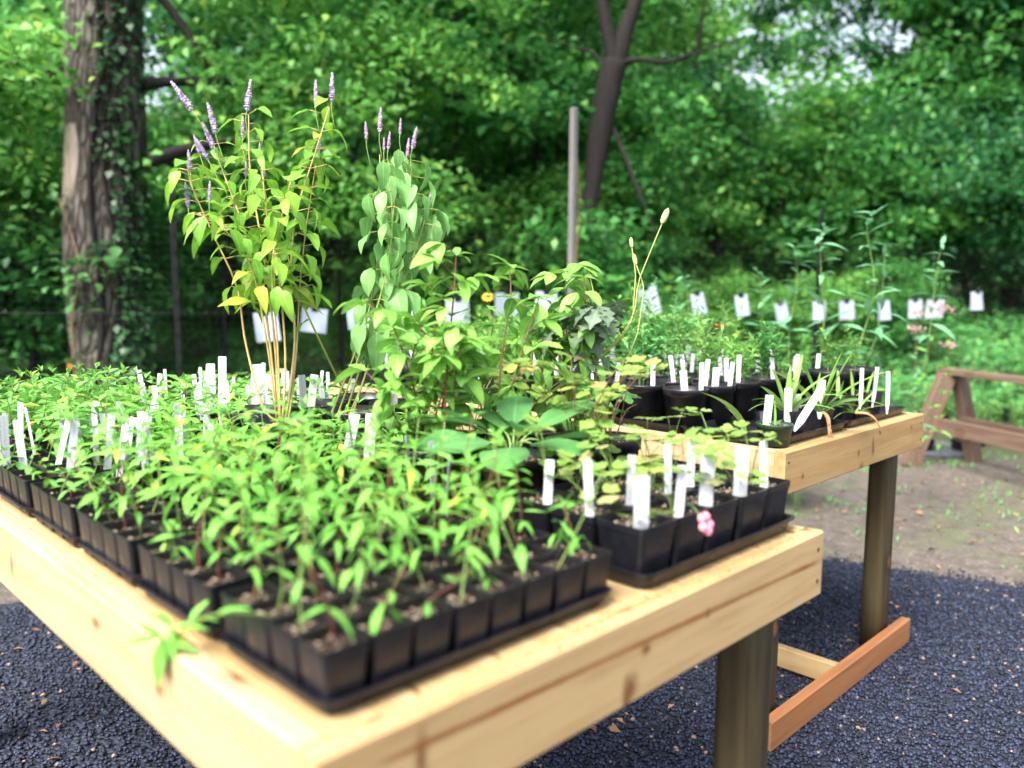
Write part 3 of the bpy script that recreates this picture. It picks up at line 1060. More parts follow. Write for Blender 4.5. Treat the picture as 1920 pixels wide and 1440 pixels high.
# tags among the seedlings: photo positions of their tops give the pot they stand in
used = set()
TOPS = [(2, 778), (52, 772), (90, 800), (5, 782), (16, 780), (38, 762), (45, 796), (68, 790), (105, 790), (125, 795), (153, 770), (178, 780), (191, 786), (202, 783), (240, 800), (257, 797),
        (298, 790), (320, 782), (293, 722), (340, 728), (358, 732), (383, 716), (312, 768), (355, 792), (380, 772), (420, 800), (395, 770), (282, 755), (225, 772), (270, 790), (335, 772),
        (85, 770), (165, 800)]
EYE = math.atan2(FX[1], FX[0]) - pi / 2
for (px, py) in TOPS:
    p = at_z(px, py, T + .070 + .112)
    key = min(pot_at, key=lambda k: (pot_at[k][0] - p.x) ** 2 + (pot_at[k][1] - p.y) ** 2 + (9 if k in used else 0))
    used.add(key)
    x, y = pot_at[key]
    put_tag(x + rr.uniform(-.016, .016), y + rr.uniform(-.016, .016), T + .035, rr.uniform(1.0, 1.15), (rr.uniform(-.14, .14), rr.uniform(-.2, .2)), EYE + rr.uniform(-.7, .7),
            f"white tag in small seedling pot, {ORD[key[0]]} row from front rail, {ORD[key[1] + 1]} from left rail", group="white tags in the small seedling pots")

# ------------------------------------------------------------------ near table: front right tray with columbines in large square pots
o = obj("seed_tray", TRAY_LONG, None, (0.925, 0.046 + .176, TZ))
tag(o, "black tray at the front right corner holding large square columbine pots", "tray", "black trays on the near table")
col_tags = {(0, 0): (1188, 932), (1, 0): (1257, 890), (2, 0): (1325, 862), (3, 0): (1375, 858), (4, 0): (1435, 862), (0, 1): (1163, 896), (1, 1): (1222, 872), (2, 1): (1280, 850), (3, 1): (1347, 870), (0, 2): (1098, 905)}
for j in range(3):
    for i in range(5):
        x = 0.713 + i * 0.1062 + rr.uniform(-.002, .002)
        y = 0.046 + .066 + j * 0.1085 + rr.uniform(-.002, .002)
        t = potted("columbine_plant", f"columbine in large square black pot, {ORD[j + 1]} row from front rail, {ORD[i + 1]} from the seedling tray",
                   "large square columbine pots", x, y, TZ + .005, POT_M, rr.choice(SOIL_M), .086, rotz=rr.uniform(-.02, .02))
        nl = rr.choice((3, 4, 4))
        if (i, j) == (0, 0):
            nl = 2
        c = Vector((rr.uniform(-.015, .015), rr.uniform(-.015, .015), .084))
        for q in range(nl):
            a = rr.uniform(0, 6.28)
            hh = rr.uniform(.05, .15) if (i, j) != (0, 0) else .03
            d = rr.uniform(.02, .055)
            e = c + Vector((d * cos(a), d * sin(a), hh))
            st = obj("leaf_stalk", stem_mesh("leaf_stalk", spline([c, c + Vector((d * .3 * cos(a), d * .3 * sin(a), hh * .6)), e], 5), .0012, .0009, M['stem_green'], 4), t)
            leaf(t, rr.choice(COLUMB if rr.random() < .75 else COLUMB_Y), e, a, rr.uniform(-.35, .35), rr.uniform(.038, .058), 1, rr.uniform(-.4, .4))
        if (i, j) in col_tags:
            px, py = col_tags[(i, j)]
            big = (i, j) in ((0, 0), (2, 0), (3, 0))
            rel = at_z(px, py, T + .098 + .085)
            tx, ty = min(max(rel.x, x - .035), x + .035), min(max(rel.y, y - .035), y + .035)
            put_tag(tx, ty, T + .055, rr.uniform(.84, .96), (rr.uniform(-.05, .05), rr.uniform(-.06, .08)), EYE + rr.uniform(-.4, .4),
                    f"white tag in large columbine pot, {ORD[j + 1]} row from front rail, {ORD[i + 1]} from the seedling tray", TAGS_BIG[i % 2] if big else TAGS[1], "white tags in the columbine pots")
        if (i, j) == (1, 0):
            # pink bloom hanging over the pot edge
            fl = MB()
            for k2 in range(5):
                a = k2 * 1.256
                cc = Vector((.011 * cos(a), .011 * sin(a), 0.0))
                pts = []
                fl.rings([[cc + Vector((s_ * cos(b_), s_ * sin(b_), zz)) for b_ in [2 * pi * u / 7 for u in range(7)]] for s_, zz in ((.002, -.006), (.0075, -.002), (.008, .003), (.003, .007))])
            p = at_depth(1323, 982, 1.415) - Vector(t.location)
            obj("flower_stalk", stem_mesh("flower_stalk", spline([c, (c + p) / 2 + Vector((0, 0, .03)), p], 6), .0012, .001, M['stem_green'], 4), t)
            obj("flower", fl.mesh("pink_flower", M['pink']), t, p, (1.2, .3, 0), (1.15, 1.15, 1.15))

# ------------------------------------------------------------------ near table: gallon pots with shrubs


def branch_plant(t, tracks, base_r, mat, leafset, rr, L, spacing, droop=0.0, start=.3, tip=3, twig=True):
    """tracks: lists of local points; leaves in opposite pairs along each stem"""
    for pts in tracks:
        sp = spline(pts, 14)
        b = MB()
        b.tube(sp, [base_r * (1 - .65 * i / 14) for i in range(15)], 5)
        obj("stem", b.mesh("woody_stem", mat), t)
        length = sum((sp[i + 1] - sp[i]).length for i in range(14))
        n = max(2, int(length * (1 - start) / spacing))
        a0 = rr.uniform(0, 3)
        for k in range(n + 1):
            q = start + (1 - start) * k / n
            i = min(13, int(q * 14))
            p = sp[i].lerp(sp[i + 1], q * 14 - i)
            for s in (0, pi):
                if rr.random() < .1:
                    continue
                a = a0 + k * pi / 2 + s + rr.uniform(-.5, .5)
                leaf(t, rr.choice(leafset), p, a, rad(rr.uniform(-35, 25)) - droop + .35 * q, L * rr.uniform(.7, 1.15) * (1 - .25 * q), rr.uniform(.85, 1.1), rr.uniform(-.4, .4))
                if twig and rr.random() < (.65 if base_r > .0035 else .5):
                    e = p + Vector((cos(a + .4), sin(a + .4), .7)) * rr.uniform(.03, .06)
                    obj("twig", stem_mesh("twig", [p, p.lerp(e, .5) + Vector((0, 0, .004)), e], .0014, .001, mat, 4), t)
                    for s2 in (-.9, .9, 0):
                        leaf(t, rr.choice(leafset), e, a + s2 + rr.uniform(-.3, .3), rad(rr.uniform(-30, 35)) - droop, L * rr.uniform(.6, .95), rr.uniform(.85, 1.1), rr.uniform(-.4, .4))
        for k in range(tip):
            leaf(t, rr.choice(leafset), sp[-1], rr.uniform(0, 6.28), rad(rr.uniform(10, 65)) - droop, L * rr.uniform(.5, .8), .9, rr.uniform(-.3, .3))


def px_track(t, d0, pts, dd=0.0):
    o = Vector(t.location)
    n = len(pts)
    return [at_depth(px, py, d0 + dd * i / max(1, n - 1)) - o for i, (px, py) in enumerate(pts)]


def depth_of(v):
    return float((np.array(v) - CAM) @ FX)


GP = "black gallon pots on the near table"
# broad leaved rosette
t = potted("broadleaf_plant", "rosette of large oval dark green leaves in black gallon pot", GP, .795, .50, TZ, POT_R, SOIL_R[0], .132)
for (a, pt, L) in ((.3, .25, .13), (1.2, .32, .12), (2.1, .3, .13), (2.9, .1, .14), (3.8, .0, .13), (4.7, .1, .13), (5.5, .12, .15), (.75, .5, .11), (2.5, .5, .10), (4.2, .5, .10), (5.9, .45, .13)):
    p = Vector((.01 * cos(a), .01 * sin(a), .13))
    e = p + Vector((.045 * cos(a), .045 * sin(a), .045 + .06 * max(0, pt)))
    obj("leaf_stalk", stem_mesh("leaf_stalk", spline([p, p + Vector((.01 * cos(a), .01 * sin(a), .05)), e], 4), .0025, .002, M['stem_green'], 5), t)
    leaf(t, rr.choice(BROAD), e, a, pt, L * 1.25, 1.1, rr.uniform(-.25, .25))
# yellowing columbine / meadow rue clump
t = potted("columbine_plant", "large yellowing columbine clump in black gallon pot beside the broad rosette", GP, .955, .47, TZ, POT_R, SOIL_R[1], .132)
for k in range(20):
    a = rr.uniform(0, 6.28)
    hh, d = rr.uniform(.05, .23), rr.uniform(.02, .12)
    c = Vector((rr.uniform(-.03, .03), rr.uniform(-.03, .03), .13))
    e = c + Vector((d * cos(a), d * sin(a), hh))
    obj("leaf_stalk", stem_mesh("leaf_stalk", spline([c, c.lerp(e, .5) + Vector((0, 0, .02)), e], 5), .0013, .001, M['stem_brown'], 4), t)
    leaf(t, rr.choice(COLUMB_Y if hh > .12 else PALM_Y), e, a, rr.uniform(-.4, .4), rr.uniform(.05, .07) if hh > .12 else rr.uniform(.035, .05), 1, rr.uniform(-.4, .4))
# dark lobed plant with wiry stems
t = potted("geranium_plant", "lobed dark green plant with bare wiry stems in black pot near rear table corner", GP, 1.12, .50, TZ, POT_R, SOIL_R[0], .132)
for k in range(16):
    a = rr.uniform(0, 6.28)
    hh, d = rr.uniform(.06, .20), rr.uniform(.03, .10)
    c = Vector((rr.uniform(-.025, .025), rr.uniform(-.025, .025), .13))
    e = c + Vector((d * cos(a), d * sin(a), hh))
    obj("leaf_stalk", stem_mesh("leaf_stalk", spline([c, c.lerp(e, .5) + Vector((0, 0, .03)), e], 5), .0014, .001, M['stem_brown'], 4), t)
    if k < 9:
        leaf(t, rr.choice(PALM), e, a, rr.uniform(-.3, .3), rr.uniform(.04, .058), 1, rr.uniform(-.4, .4))
# dogwoods
DGL = "red stemmed shrub with pale ribbed leaves in black gallon pot, "
t = potted("dogwood_plant", DGL + "leftmost of three", GP, .735, .70, TZ, POT_R, SOIL_R[1], .132)
d0 = depth_of(t.location)
trk = [px_track(t, d0, [(800, 905), (790, 790), (772, 715), (745, 630), (728, 600)], -.05), px_track(t, d0, [(803, 905), (795, 780), (806, 700), (815, 620), (830, 560)], .05),
       px_track(t, d0, [(806, 905), (812, 800), (845, 700), (885, 640)], -.08), px_track(t, d0, [(803, 905), (780, 850), (735, 770), (715, 730)], -.06), px_track(t, d0, [(808, 905), (830, 760), (850, 560), (855, 480)], .1), px_track(t, d0, [(800, 905), (775, 800), (770, 690), (790, 610)], .12), px_track(t, d0, [(806, 905), (830, 800), (838, 690), (830, 630)], -.12)]
branch_plant(t, trk, .0036, M['stem_red'], DOG, rr, .088, .05, 0.05, .2)
t = potted("dogwood_plant", DGL + "middle of three", GP, .915, .685, TZ, POT_R, SOIL_R[0], .132)
d0 = depth_of(t.location)
trk = [px_track(t, d0, [(930, 890), (935, 760), (940, 670), (957, 560), (955, 500)], .05), px_track(t, d0, [(928, 890), (905, 780), (890, 690), (880, 640)], -.05), px_track(t, d0, [(935, 890), (965, 800), (985, 720), (1000, 650)], .1),
       px_track(t, d0, [(930, 890), (915, 800), (905, 720), (925, 610)], .12), px_track(t, d0, [(925, 890), (890, 800), (865, 740), (850, 680)], -.1), px_track(t, d0, [(935, 890), (950, 760), (985, 640), (1010, 560)], -.05)]
branch_plant(t, trk, .0034, M['stem_brown'], DOG, rr, .088, .055, 0.25, .15)
t = potted("dogwood_plant", DGL + "rightmost of three", GP, 1.095, .69, TZ, POT_R, SOIL_R[1], .132)
d0 = depth_of(t.location)
trk = [px_track(t, d0, [(1075, 870), (1065, 757), (1047, 653), (1030, 600)], .03), px_track(t, d0, [(1080, 870), (1075, 720), (1060, 600), (1062, 510)], .1), px_track(t, d0, [(1085, 870), (1118, 720), (1105, 600), (1095, 520)], .0),
       px_track(t, d0, [(1080, 870), (1095, 780), (1100, 700), (1085, 620)], .15), px_track(t, d0, [(1075, 870), (1050, 780), (1020, 700), (1010, 620)], .0)]
branch_plant(t, trk, .0034, M['stem_brown'], DOG, rr, .085, .055, 0.45, .2)
# oak seedling with dull leaves
t = potted("oak_plant", "young oak with dull grey green lobed leaves rising between the shrubs", GP, 1.115, .86, TZ, POT_M, SOIL_M[0], .086)
d0 = depth_of(t.location)
trk = [px_track(t, d0, [(1105, 800), (1092, 720), (1085, 650), (1090, 600)], -.2), px_track(t, d0, [(1108, 800), (1115, 710), (1105, 640), (1120, 595)], -.15)]
branch_plant(t, trk, .003, M['stem_brown'], OAK, rr, .105, .045, .1, .55)
# thimbleweed: tall bare stems with seed heads
t = potted("thimbleweed_plant", "tall bare stems tipped with pale seed heads above yellowish foliage", GP, .99, .86, TZ, POT_M, SOIL_M[1], .086)
d0 = depth_of(t.location)
for pts, sc in (([(1120, 800), (1155, 640), (1200, 520), (1245, 410)], 1.3), ([(1118, 800), (1150, 650), (1190, 540), (1184, 458)], .8), ([(1118, 800), (1150, 700), (1205, 560), (1191, 490)], .9), ([(1112, 800), (1125, 650), (1115, 560), (1103, 508)], .6)):
    p = px_track(t, d0, pts, .05)
    p[0] = Vector((0, 0, .085))
    obj("stem", stem_mesh("tall_stem", spline(p, 12), .0022, .0014, M['stem_olive'], 5), t)
    b = MB()
    b.rings([circ(r_ * .006 * sc, z_ * .022 * sc, 8) for r_, z_ in ((.3, -.6), (1, -.25), (1.15, .3), (.9, .8), (.2, 1.1))])
    dv = (p[-1] - p[-2]).normalized()
    o = obj("seed_head", b.mesh("seed_head", M['bud']), t, p[-1])
    o.rotation_euler = dv.to_track_quat('Z', 'Y').to_euler()
for k in range(9):
    a = rr.uniform(0, 6.28)
    c = Vector((0, 0, .085))
    e = c + Vector((.09 * cos(a), .09 * sin(a), rr.uniform(.1, .24)))
    obj("leaf_stalk", stem_mesh("leaf_stalk", spline([c, c.lerp(e, .5) + Vector((0, 0, .03)), e], 5), .0014, .001, M['stem_olive'], 4), t)
    leaf(t, rr.choice(COLUMB_Y), e, a, rr.uniform(-.3, .3), rr.uniform(.06, .08), 1, rr.uniform(-.4, .4))

# ------------------------------------------------------------------ near table: second seedling trays on the right half
o = obj("seed_tray", TRAY, None, (0.905, 1.00, TZ))
tag(o, "black tray of mixed seedlings behind the three shrubs on the near table", "tray", "black trays on the near table")
for j in range(3):
    for i in range(7):
        x, y = 0.68 + i * PITCH_S, 0.905 + .055 + j * .0672
        if abs(x - 1.06) < .12 and j == 0:
            continue
        h = rr.uniform(.08, .14)
        lean = (rr.uniform(-.02, .02), rr.uniform(-.02, .02))
        t = potted("seedling_plant", f"fine leaved seedling behind the shrubs, {ORD[j + 1]} row, {ORD[i + 1]} from the centre of the near table",
                   "small square pots of seedlings behind the shrubs", x, y, TZ + .004, POT_S, rr.choice(SOIL_S), .066)
        stem_part(t, h, lean, rr, 1.0, .064)
        for (p, az, pt, L, wf, ro) in leaf_specs_seedling(rr, h, 4, .042, lean):
            leaf(t, rr.choice(LANCE), (p.x, p.y, p.z + .064), az, pt, L, wf * .8, ro)
for n_, (px, py, big, w_) in enumerate(((645, 786, 1, "leaning wide white tag by the tall plants"), (690, 788, 1, "wide white tag beside a thin one, left of the first shrub"), (722, 750, 0, "thin white tag just left of the first shrub"), (733, 742, 1, "broad white tag against the rear table rail"),
                                        (770, 832, 0, "white tag low under the first shrub"), (812, 842, 0, "white tag low between the first and middle shrubs"), (838, 870, 0, "white tag in front of the broad leaved rosette"), (662, 800, 0, "short white tag behind the leaning wide tag"))):
    p = at_z(px, py, T + .066 + .11)
    put_tag(p.x, p.y, T + .05, .95, (rr.uniform(-.08, .08), rr.uniform(-.05, .22 if n_ == 0 else .08)), EYE + rr.uniform(-.4, .4) + (1.1 if not big else 0), w_, TAGS_BIG[n_ % 2] if big else TAGS[n_ % 4], "white tags on the near table")


# ------------------------------------------------------------------ near table: tall flowering hyssops
def spike_mesh(name, L, r, mat, seed):
    r_ = random.Random(seed)
    b = MB()
    rings = []
    n = 25
    for i in range(n):
        q = i / (n - 1)
        env = (min(1, q * 6 + .1) ** .5) * (1 - q ** 2.2 * .7)
        bump = 1.1 if i % 2 else .6
        rings.append([(w_ * cos(2 * pi * j / 11), w_ * sin(2 * pi * j / 11), L * q + r_.uniform(-.015, .015)) for j in range(11) for w_ in (r * env * bump * r_.uniform(.6, 1.3),)])
    b.rings(rings)
    return b.mesh(name, mat, False)


SPIKES = [spike_mesh("flower_spike", 1, .12, M['spike'], s) for s in (1, 2)]
SPIKES_P = [spike_mesh("flower_spike_pale", 1, .12, M['spike_pink'], s) for s in (3, 4)]


def hyssop(t, stems, spikes, leafset, spikeset, rr, mat, L, spacing, droop, leaf_from, width=1.0):
    d0 = depth_of(t.location)
    for pts, dd, r0 in stems:
        p = px_track(t, d0, pts, dd)
        sp = spline(p, 20)
        b = MB()
        b.tube(sp, [r0 * (1 - .6 * i / 20) for i in range(21)], 6)
        obj("stem", b.mesh("tall_stem", mat), t)
        o = Vector(t.location)
        length = sum((sp[i + 1] - sp[i]).length for i in range(20))
        n = int(length / spacing)
        a0 = rr.uniform(0, 3)
        for k in range(n + 1):
            q = k / n
            i = min(19, int(q * 20))
            pt = sp[i].lerp(sp[i + 1], q * 20 - i)
            if pt.z < leaf_from:
                continue
            for s in (0, pi):
                if rr.random() < .12:
                    continue
                a = a0 + k * pi / 2 + s + rr.uniform(-.4, .4)
                # short side shoot, then the blade
                e = pt + Vector((cos(a), sin(a), .3 - droop * .5)) * rr.uniform(.012, .05)
                obj("leaf_stalk", stem_mesh("leaf_stalk", [pt, e], .0012, .001, mat, 4), t)
                leaf(t, rr.choice(leafset), e, a, rad(rr.uniform(-45, 20)) - droop, L * rr.uniform(.65, 1.2) * (1 - .25 * q), width * rr.uniform(.8, 1.1), rr.uniform(-.5, .5))
    for (px, py, tx, L_, dd) in spikes:
        p = at_depth(px, py, d0 + dd) - Vector(t.location)
        dv = Vector(RX * sin(tx) + UX * cos(tx))
        o = obj("flower_spike", rr.choice(spikeset), t, p, (0, 0, 0), (L_ * 1.65, L_ * 1.65, L_ * 1.9))
        o.rotation_euler = dv.to_track_quat('Z', 'Y').to_euler()
        obj("flower_stalk", stem_mesh("flower_stalk", spline([p - dv * .06 + Vector((0, 0, -.03)) - dv.cross(Vector(FX)) * .012, p - dv * .025, p], 4), .0013, .0012, M['stem_green'], 4), t)


HY = "black gallon pots under the tall hyssops"
p = at_z(525, 800, T + .13)
t = potted("hyssop_plant", "tall lime leaved hyssop with purple flower spikes on bare tan stems", HY, p.x, p.y, TZ, POT_RL, SOIL_R[0], .132)
stems = [([(527, 795), (493, 763), (460, 640), (445, 540), (400, 440), (360, 350), (352, 310)], -.10, .0036), ([(520, 795), (508, 660), (487, 520), (455, 420), (425, 340), (400, 270)], .05, .004), ([(524, 795), (515, 640), (495, 480), (470, 330), (466, 215)], .0, .004),
         ([(530, 795), (535, 660), (520, 500), (500, 400), (490, 300)], -.08, .0034), ([(535, 795), (553, 640), (545, 520), (556, 400), (590, 290), (618, 200)], .08, .004), ([(540, 795), (600, 640), (555, 540), (560, 480), (585, 360), (600, 300)][:1] + [(556, 660), (562, 540), (575, 420), (597, 280)], .12, .003),
         ([(520, 795), (500, 640), (470, 500), (420, 430), (372, 400)], -.15, .003), ([(526, 795), (520, 640), (510, 500), (530, 400), (545, 340)], -.12, .003)]
spk = [(360, 207, -.62, .050, -.05), (404, 250, -.25, .045, .0), (390, 300, -.5, .035, 0), (463, 208, .12, .045, 0), (455, 258, .0, .03, 0), (592, 195, 0, .035, .05), (622, 190, .02, .042, .08), (357, 322, -.1, .03, -.1), (353, 388, -.12, .034, -.1), (393, 378, .02, .028, -.1), (461, 332, 0, .022, 0), (495, 330, 0, .022, 0),
       (400, 278, -.4, .04, 0), (375, 290, -.3, .03, 0), (599, 282, 0, .022, .1), (440, 388, 0, .016, 0), (487, 290, 0, .018, 0)]
hyssop(t, stems, spk, LIME, SPIKES, rr, M['stem_tan'], .084, .032, .15, .46)
p = at_z(668, 775, T + .14)
t = potted("hyssop_plant", "tall wilting hyssop with drooping pale leaves and mauve spikes, leaning right", HY, p.x, p.y, TZ, POT_RL, SOIL_R[1], .132)
stems = [([(612, 800), (655, 690), (690, 590), (712, 450), (712, 290)], .0, .0036), ([(640, 800), (690, 640), (722, 500), (740, 380), (748, 280)], .05, .0034), ([(655, 795), (712, 620), (758, 480), (768, 370), (770, 300)], .08, .0034), ([(625, 800), (665, 690), (712, 560), (735, 430), (728, 300)], -.05, .003),
         ([(650, 790), (712, 640), (775, 480), (800, 400), (806, 390)], .1, .0026)]
spk = [(687, 262, -.05, .028, 0), (712, 248, .05, .038, 0), (728, 280, .1, .028, 0), (750, 252, .05, .026, .05), (773, 280, .2, .036, .05), (763, 295, .1, .03, .05), (803, 390, .2, .034, .1), (770, 545, 0, .018, .1), (720, 282, 0, .02, 0), (813, 490, .1, .018, .1)]
hyssop(t, stems, spk, DROOP, SPIKES_P, rr, M['stem_olive'], .114, .044, .95, .36, 1.0)
# the crossing stem that leans left from the perlite covered pot
p = at_z(690, 768, T + .14)
o_ = obj("leaning_stem", stem_mesh("leaning_stem", spline([at_z(660, 765, T + .13), at_depth(600, 640, 2.3), at_depth(555, 540, 2.25), at_depth(540, 480, 2.22)], 10), .0034, .002, M['stem_olive'], 6))
o_.name = "stem"
_t = thing("hyssop_plant", "olive stem leaning left across the tall hyssops with yellowing leaves", "plant", tuple(at_z(660, 765, T + .13)))
o_.parent = _t
o_.location = -Vector(_t.location)
for (px, py, a) in ((560, 548, .5), (540, 480, 2.0), (545, 500, 4.0), (580, 600, 3.0), (555, 540, 5.2)):
    leaf(_t, rr.choice(LIME), at_depth(px, py, 2.25) - Vector(_t.location), a, -.3, .075, 1, .2)

# back right of the near table: low plants in large square pots and round pots with many tags
BG = "square pots at the far end of the near table"
cnt = 0
for j in range(7):
    for i in range(5):
        x, y = 0.69 + i * .108, 1.62 + j * .112
        if y > 2.38:
            continue
        t = potted("violet_plant", f"low round leaved plant in square pot, {ORD[j + 1]} row behind the hyssops, {ORD[i + 1]} from table centre", BG, x, y, TZ, POT_M, rr.choice(SOIL_M), .086)
        specs = []
        for k in range(rr.randint(10, 18)):
            a = rr.uniform(0, 6.28)
            d = rr.uniform(.01, .06)
            specs.append((Vector((d * cos(a), d * sin(a), .09 + rr.uniform(.01, .085))), a, rad(rr.uniform(-20, 40)), rr.uniform(.03, .05), 1.0, rr.uniform(-.4, .4)))
        obj("foliage", joined_leaves("foliage", specs, M['seed_pale'], .6), t, kind='stuff')
        if rr.random() < .75:
            cnt += 1
            put_tag(x + rr.uniform(-.03, .03), y + rr.uniform(-.03, .03), T + .06, rr.uniform(.85, 1.1), (rr.uniform(-.1, .1), rr.uniform(-.1, .1)), EYE + rr.uniform(-.7, .7),
                    f"white tag in square pot behind the hyssops, {ORD[j + 1]} row, {ORD[i + 1]} from table centre", group="white tags at the far end of the near table")
for n_, (px, py, sc, lean, lab) in enumerate(((396, 700, 1.25, 0, "tall white tag under a yellow leaf, near table far end"), (415, 701, 1.6, 0, "tallest white tag at the far end of the near table"), (487, 703, 1.3, -.05, "pair of white tags' rounded one left of the tan stems"), (475, 716, 1.2, .02, "broad white tag left of the tan stems"),
                                              (500, 716, 1.1, .05, "square topped white tag touching the tan stems"), (577, 718, 1.15, .12, "white tag with grey print right of the tan stems"), (535, 710, 1.1, 0, "narrow white tag between the tan stems"), (569, 722, 1.2, 0, "white tag seen edge on beside the printed tag"))):
    p = at_z(px, py, T + .09 + .1 * sc)
    put_tag(p.x, p.y, T + .06, sc, (0, lean), EYE + rr.uniform(-.3, .3) + (1.2 if n_ == 7 else 0), lab, TAGS_BIG[n_ % 2], "large white tags at the hyssops")
for (x, y, lab) in ((1.10, 1.30, "black gallon pot with bare bark grit beside the leaning stems"), (1.10, 1.50, "black gallon pot behind the grit covered pot by the table edge"), (.90, 1.46, "black gallon pot between the two hyssops"), (.70, 1.46, "black gallon pot behind the lime hyssop")):
    t = potted("bark_pot_plant", lab, "black gallon pots beside the hyssops", x, y, TZ, POT_RL, rr.choice(SOIL_R), .132)
    specs = []
    for k in range(10):
        a = rr.uniform(0, 6.28)
        d = rr.uniform(.01, .09)
        specs.append((Vector((d * cos(a), d * sin(a), .135 + rr.uniform(.01, .07))), a, rad(rr.uniform(-20, 50)), rr.uniform(.03, .05), 1.0, rr.uniform(-.4, .4)))
    obj("foliage", joined_leaves("foliage", specs, M['fine'], .45), t, kind='stuff')


# ------------------------------------------------------------------ REAR TABLE
def bushy(n_stem, h, L, rr, aspect, mat, spread=.07, z0=.0):
    """joined fine foliage plus stems for one pot"""
    specs, b = [], MB()
    for s in range(n_stem):
        a = rr.uniform(0, 6.28)
        d = rr.uniform(.2, 1) * spread
        hh = h * rr.uniform(.65, 1.1)
        p0 = Vector((.02 * cos(a), .02 * sin(a), z0))
        p1 = Vector((d * .4 * cos(a), d * .4 * sin(a), z0 + hh * .55))
        p2 = Vector((d * cos(a), d * sin(a), z0 + hh))
        sp = spline([p0, p1, p2], 8)
        b.tube(sp, .0013, 4)
        m = int(hh / .022)
        for k in range(m):
            q = .2 + .8 * k / m
            i = min(7, int(q * 8))
            p = sp[i].lerp(sp[i + 1], q * 8 - i)
            for s2 in (0, pi):
                specs.append((p, k * 1.57 + s2 + rr.uniform(-.5, .5), rad(rr.uniform(-15, 45)), L * rr.uniform(.6, 1.15), 1, rr.uniform(-.4, .4)))
    return joined_leaves("foliage", specs, mat, aspect), b.mesh("fine_stems", M['stem_green'])


BUSH = [bushy(7, .27, .055, rr, .24, M['fine'], .09), bushy(7, .2, .045, rr, .32, M['seed_pale'], .10), bushy(5, .36, .065, rr, .2, M['fine'], .10), bushy(9, .14, .04, rr, .45, M['seed_pale'], .09), bushy(8, .30, .06, rr, .3, M['cover'], .11)]
B_TRAY = tray_mesh("rear_tray", 0.56, 0.36, 0.03)
for k in range(7):
    for c in range(2):
        o = obj("seed_tray", B_TRAY, None, (bx + .325 + c * .575, by + .24 + k * .366, TZ), (0, 0, rr.uniform(-.006, .006)))
        tag(o, f"black tray on the rear table, {ORD[k + 1]} from its front rail on the {'near' if c == 0 else 'far'} side", "tray", "black trays on the rear table")
RG = "round black pots on the rear table"
look = ["wispy", "bushy", "tall wispy", "low leafy", "leafy"]
for j in range(5):
    for i in range(6):
        x, y = bx + .135 + i * .19, by + .46 + j * .185
        if (i, j) == (0, 0):
            kind = None
        kind = rr.choice((0, 1, 2, 4, 3)) if j < 2 else rr.choice((0, 2, 2, 4))
        if j == 0 and i in (0, 4, 5):
            kind = 3 if i == 0 else 5
        t = potted("perennial_plant", f"{look[kind] if kind < 5 else 'bare'} green plant in round pot, {ORD[j + 1]} row on rear table, {ORD[i + 1]} from near side", RG, x, y, TZ + .005, POT_R if kind < 5 else POT_RL, rr.choice(SOIL_R), .132)
        if kind < 5 and not (i == 0 and j == 0):
            f_, s_ = BUSH[kind]
            sc = rr.uniform(.85, 1.15) * (.85 if j < 3 else .95)
            rz = rr.uniform(0, 6.28)
            obj("foliage", f_, t, (0, 0, .13), (0, 0, rz), (sc, sc, sc), kind='stuff')
            obj("stem", s_, t, (0, 0, .13), (0, 0, rz), (sc, sc, sc))
        else:
            f_, s_ = BUSH[1]
            obj("foliage", f_, t, (0, 0, .13), (0, 0, 1), (.35, .35, .45), kind='stuff')
            obj("stem", s_, t, (0, 0, .13), (0, 0, 1), (.35, .35, .45))
        for q_ in range(rr.choice((1, 1, 2))):
            a = rr.uniform(3.4, 5.4) if q_ == 0 else rr.uniform(2.2, 3.2)
            put_tag(x + .055 * cos(a), y + .055 * sin(a), T + .10, rr.uniform(.8, 1.05), (rr.uniform(-.15, .15), rr.uniform(-.15, .15)), EYE + rr.uniform(-.6, .6),
                    f"{'' if q_ == 0 else 'second '}white tag in round pot, {ORD[j + 1]} row behind the irises, {ORD[i + 1]} from near side", group="white tags in the round pots")
SQ = "square black pots at the far end of the rear table"
for j in range(10):
    for i in range(10):
        x, y = bx + .11 + i * .110, by + 1.40 + j * .114
        kind = rr.choice((3, 3, 1, 0))
        t = potted("perennial_plant", f"small plant on rear table, {ORD[j + 1]} row past the round pots, {ORD[i + 1]} from near side", SQ, x, y, TZ + .005, POT_M, rr.choice(SOIL_M), .086)
        f_, s_ = BUSH[kind]
        sc = rr.uniform(.7, 1.15)
        rz = rr.uniform(0, 6.28)
        obj("foliage", f_, t, (0, 0, .085), (0, 0, rz), (sc, sc, sc), kind='stuff')
        obj("stem", s_, t, (0, 0, .085), (0, 0, rz), (sc, sc, sc))
        if rr.random() < .85:
            put_tag(x + rr.uniform(-.03, .03), y + rr.uniform(-.03, .03), T + .07, rr.uniform(.85, 1.1), (rr.uniform(-.12, .12), rr.uniform(-.12, .12)), EYE + rr.uniform(-.6, .6),
                    f"white tag in square pot, {ORD[j + 1]} row past round pots, {ORD[i + 1]} from near side", group="white tags at the far end of the rear table")

# irises and bare roots at the front of the rear table


def iris_fan(t, n, L, z, rr, lay=0.0, az=None, spread=1.0):
    a0 = rr.uniform(0, 3.1) if az is None else az
    for k in range(n):
        q = (k - (n - 1) / 2) / max(1, (n - 1) / 2)
        s = 0 if q >= 0 else pi
        leaf(t, IRIS[min(2, int(abs(q) * 2.99))], (q * .012 * cos(a0), q * .012 * sin(a0), z), a0 + s + rr.uniform(-.25, .25), rad(86 - abs(q) * 38 * spread + rr.uniform(-5, 5)) - lay, L * rr.uniform(.75, 1.1), 1.0, rr.uniform(-.4, .4), "leaf_blade")


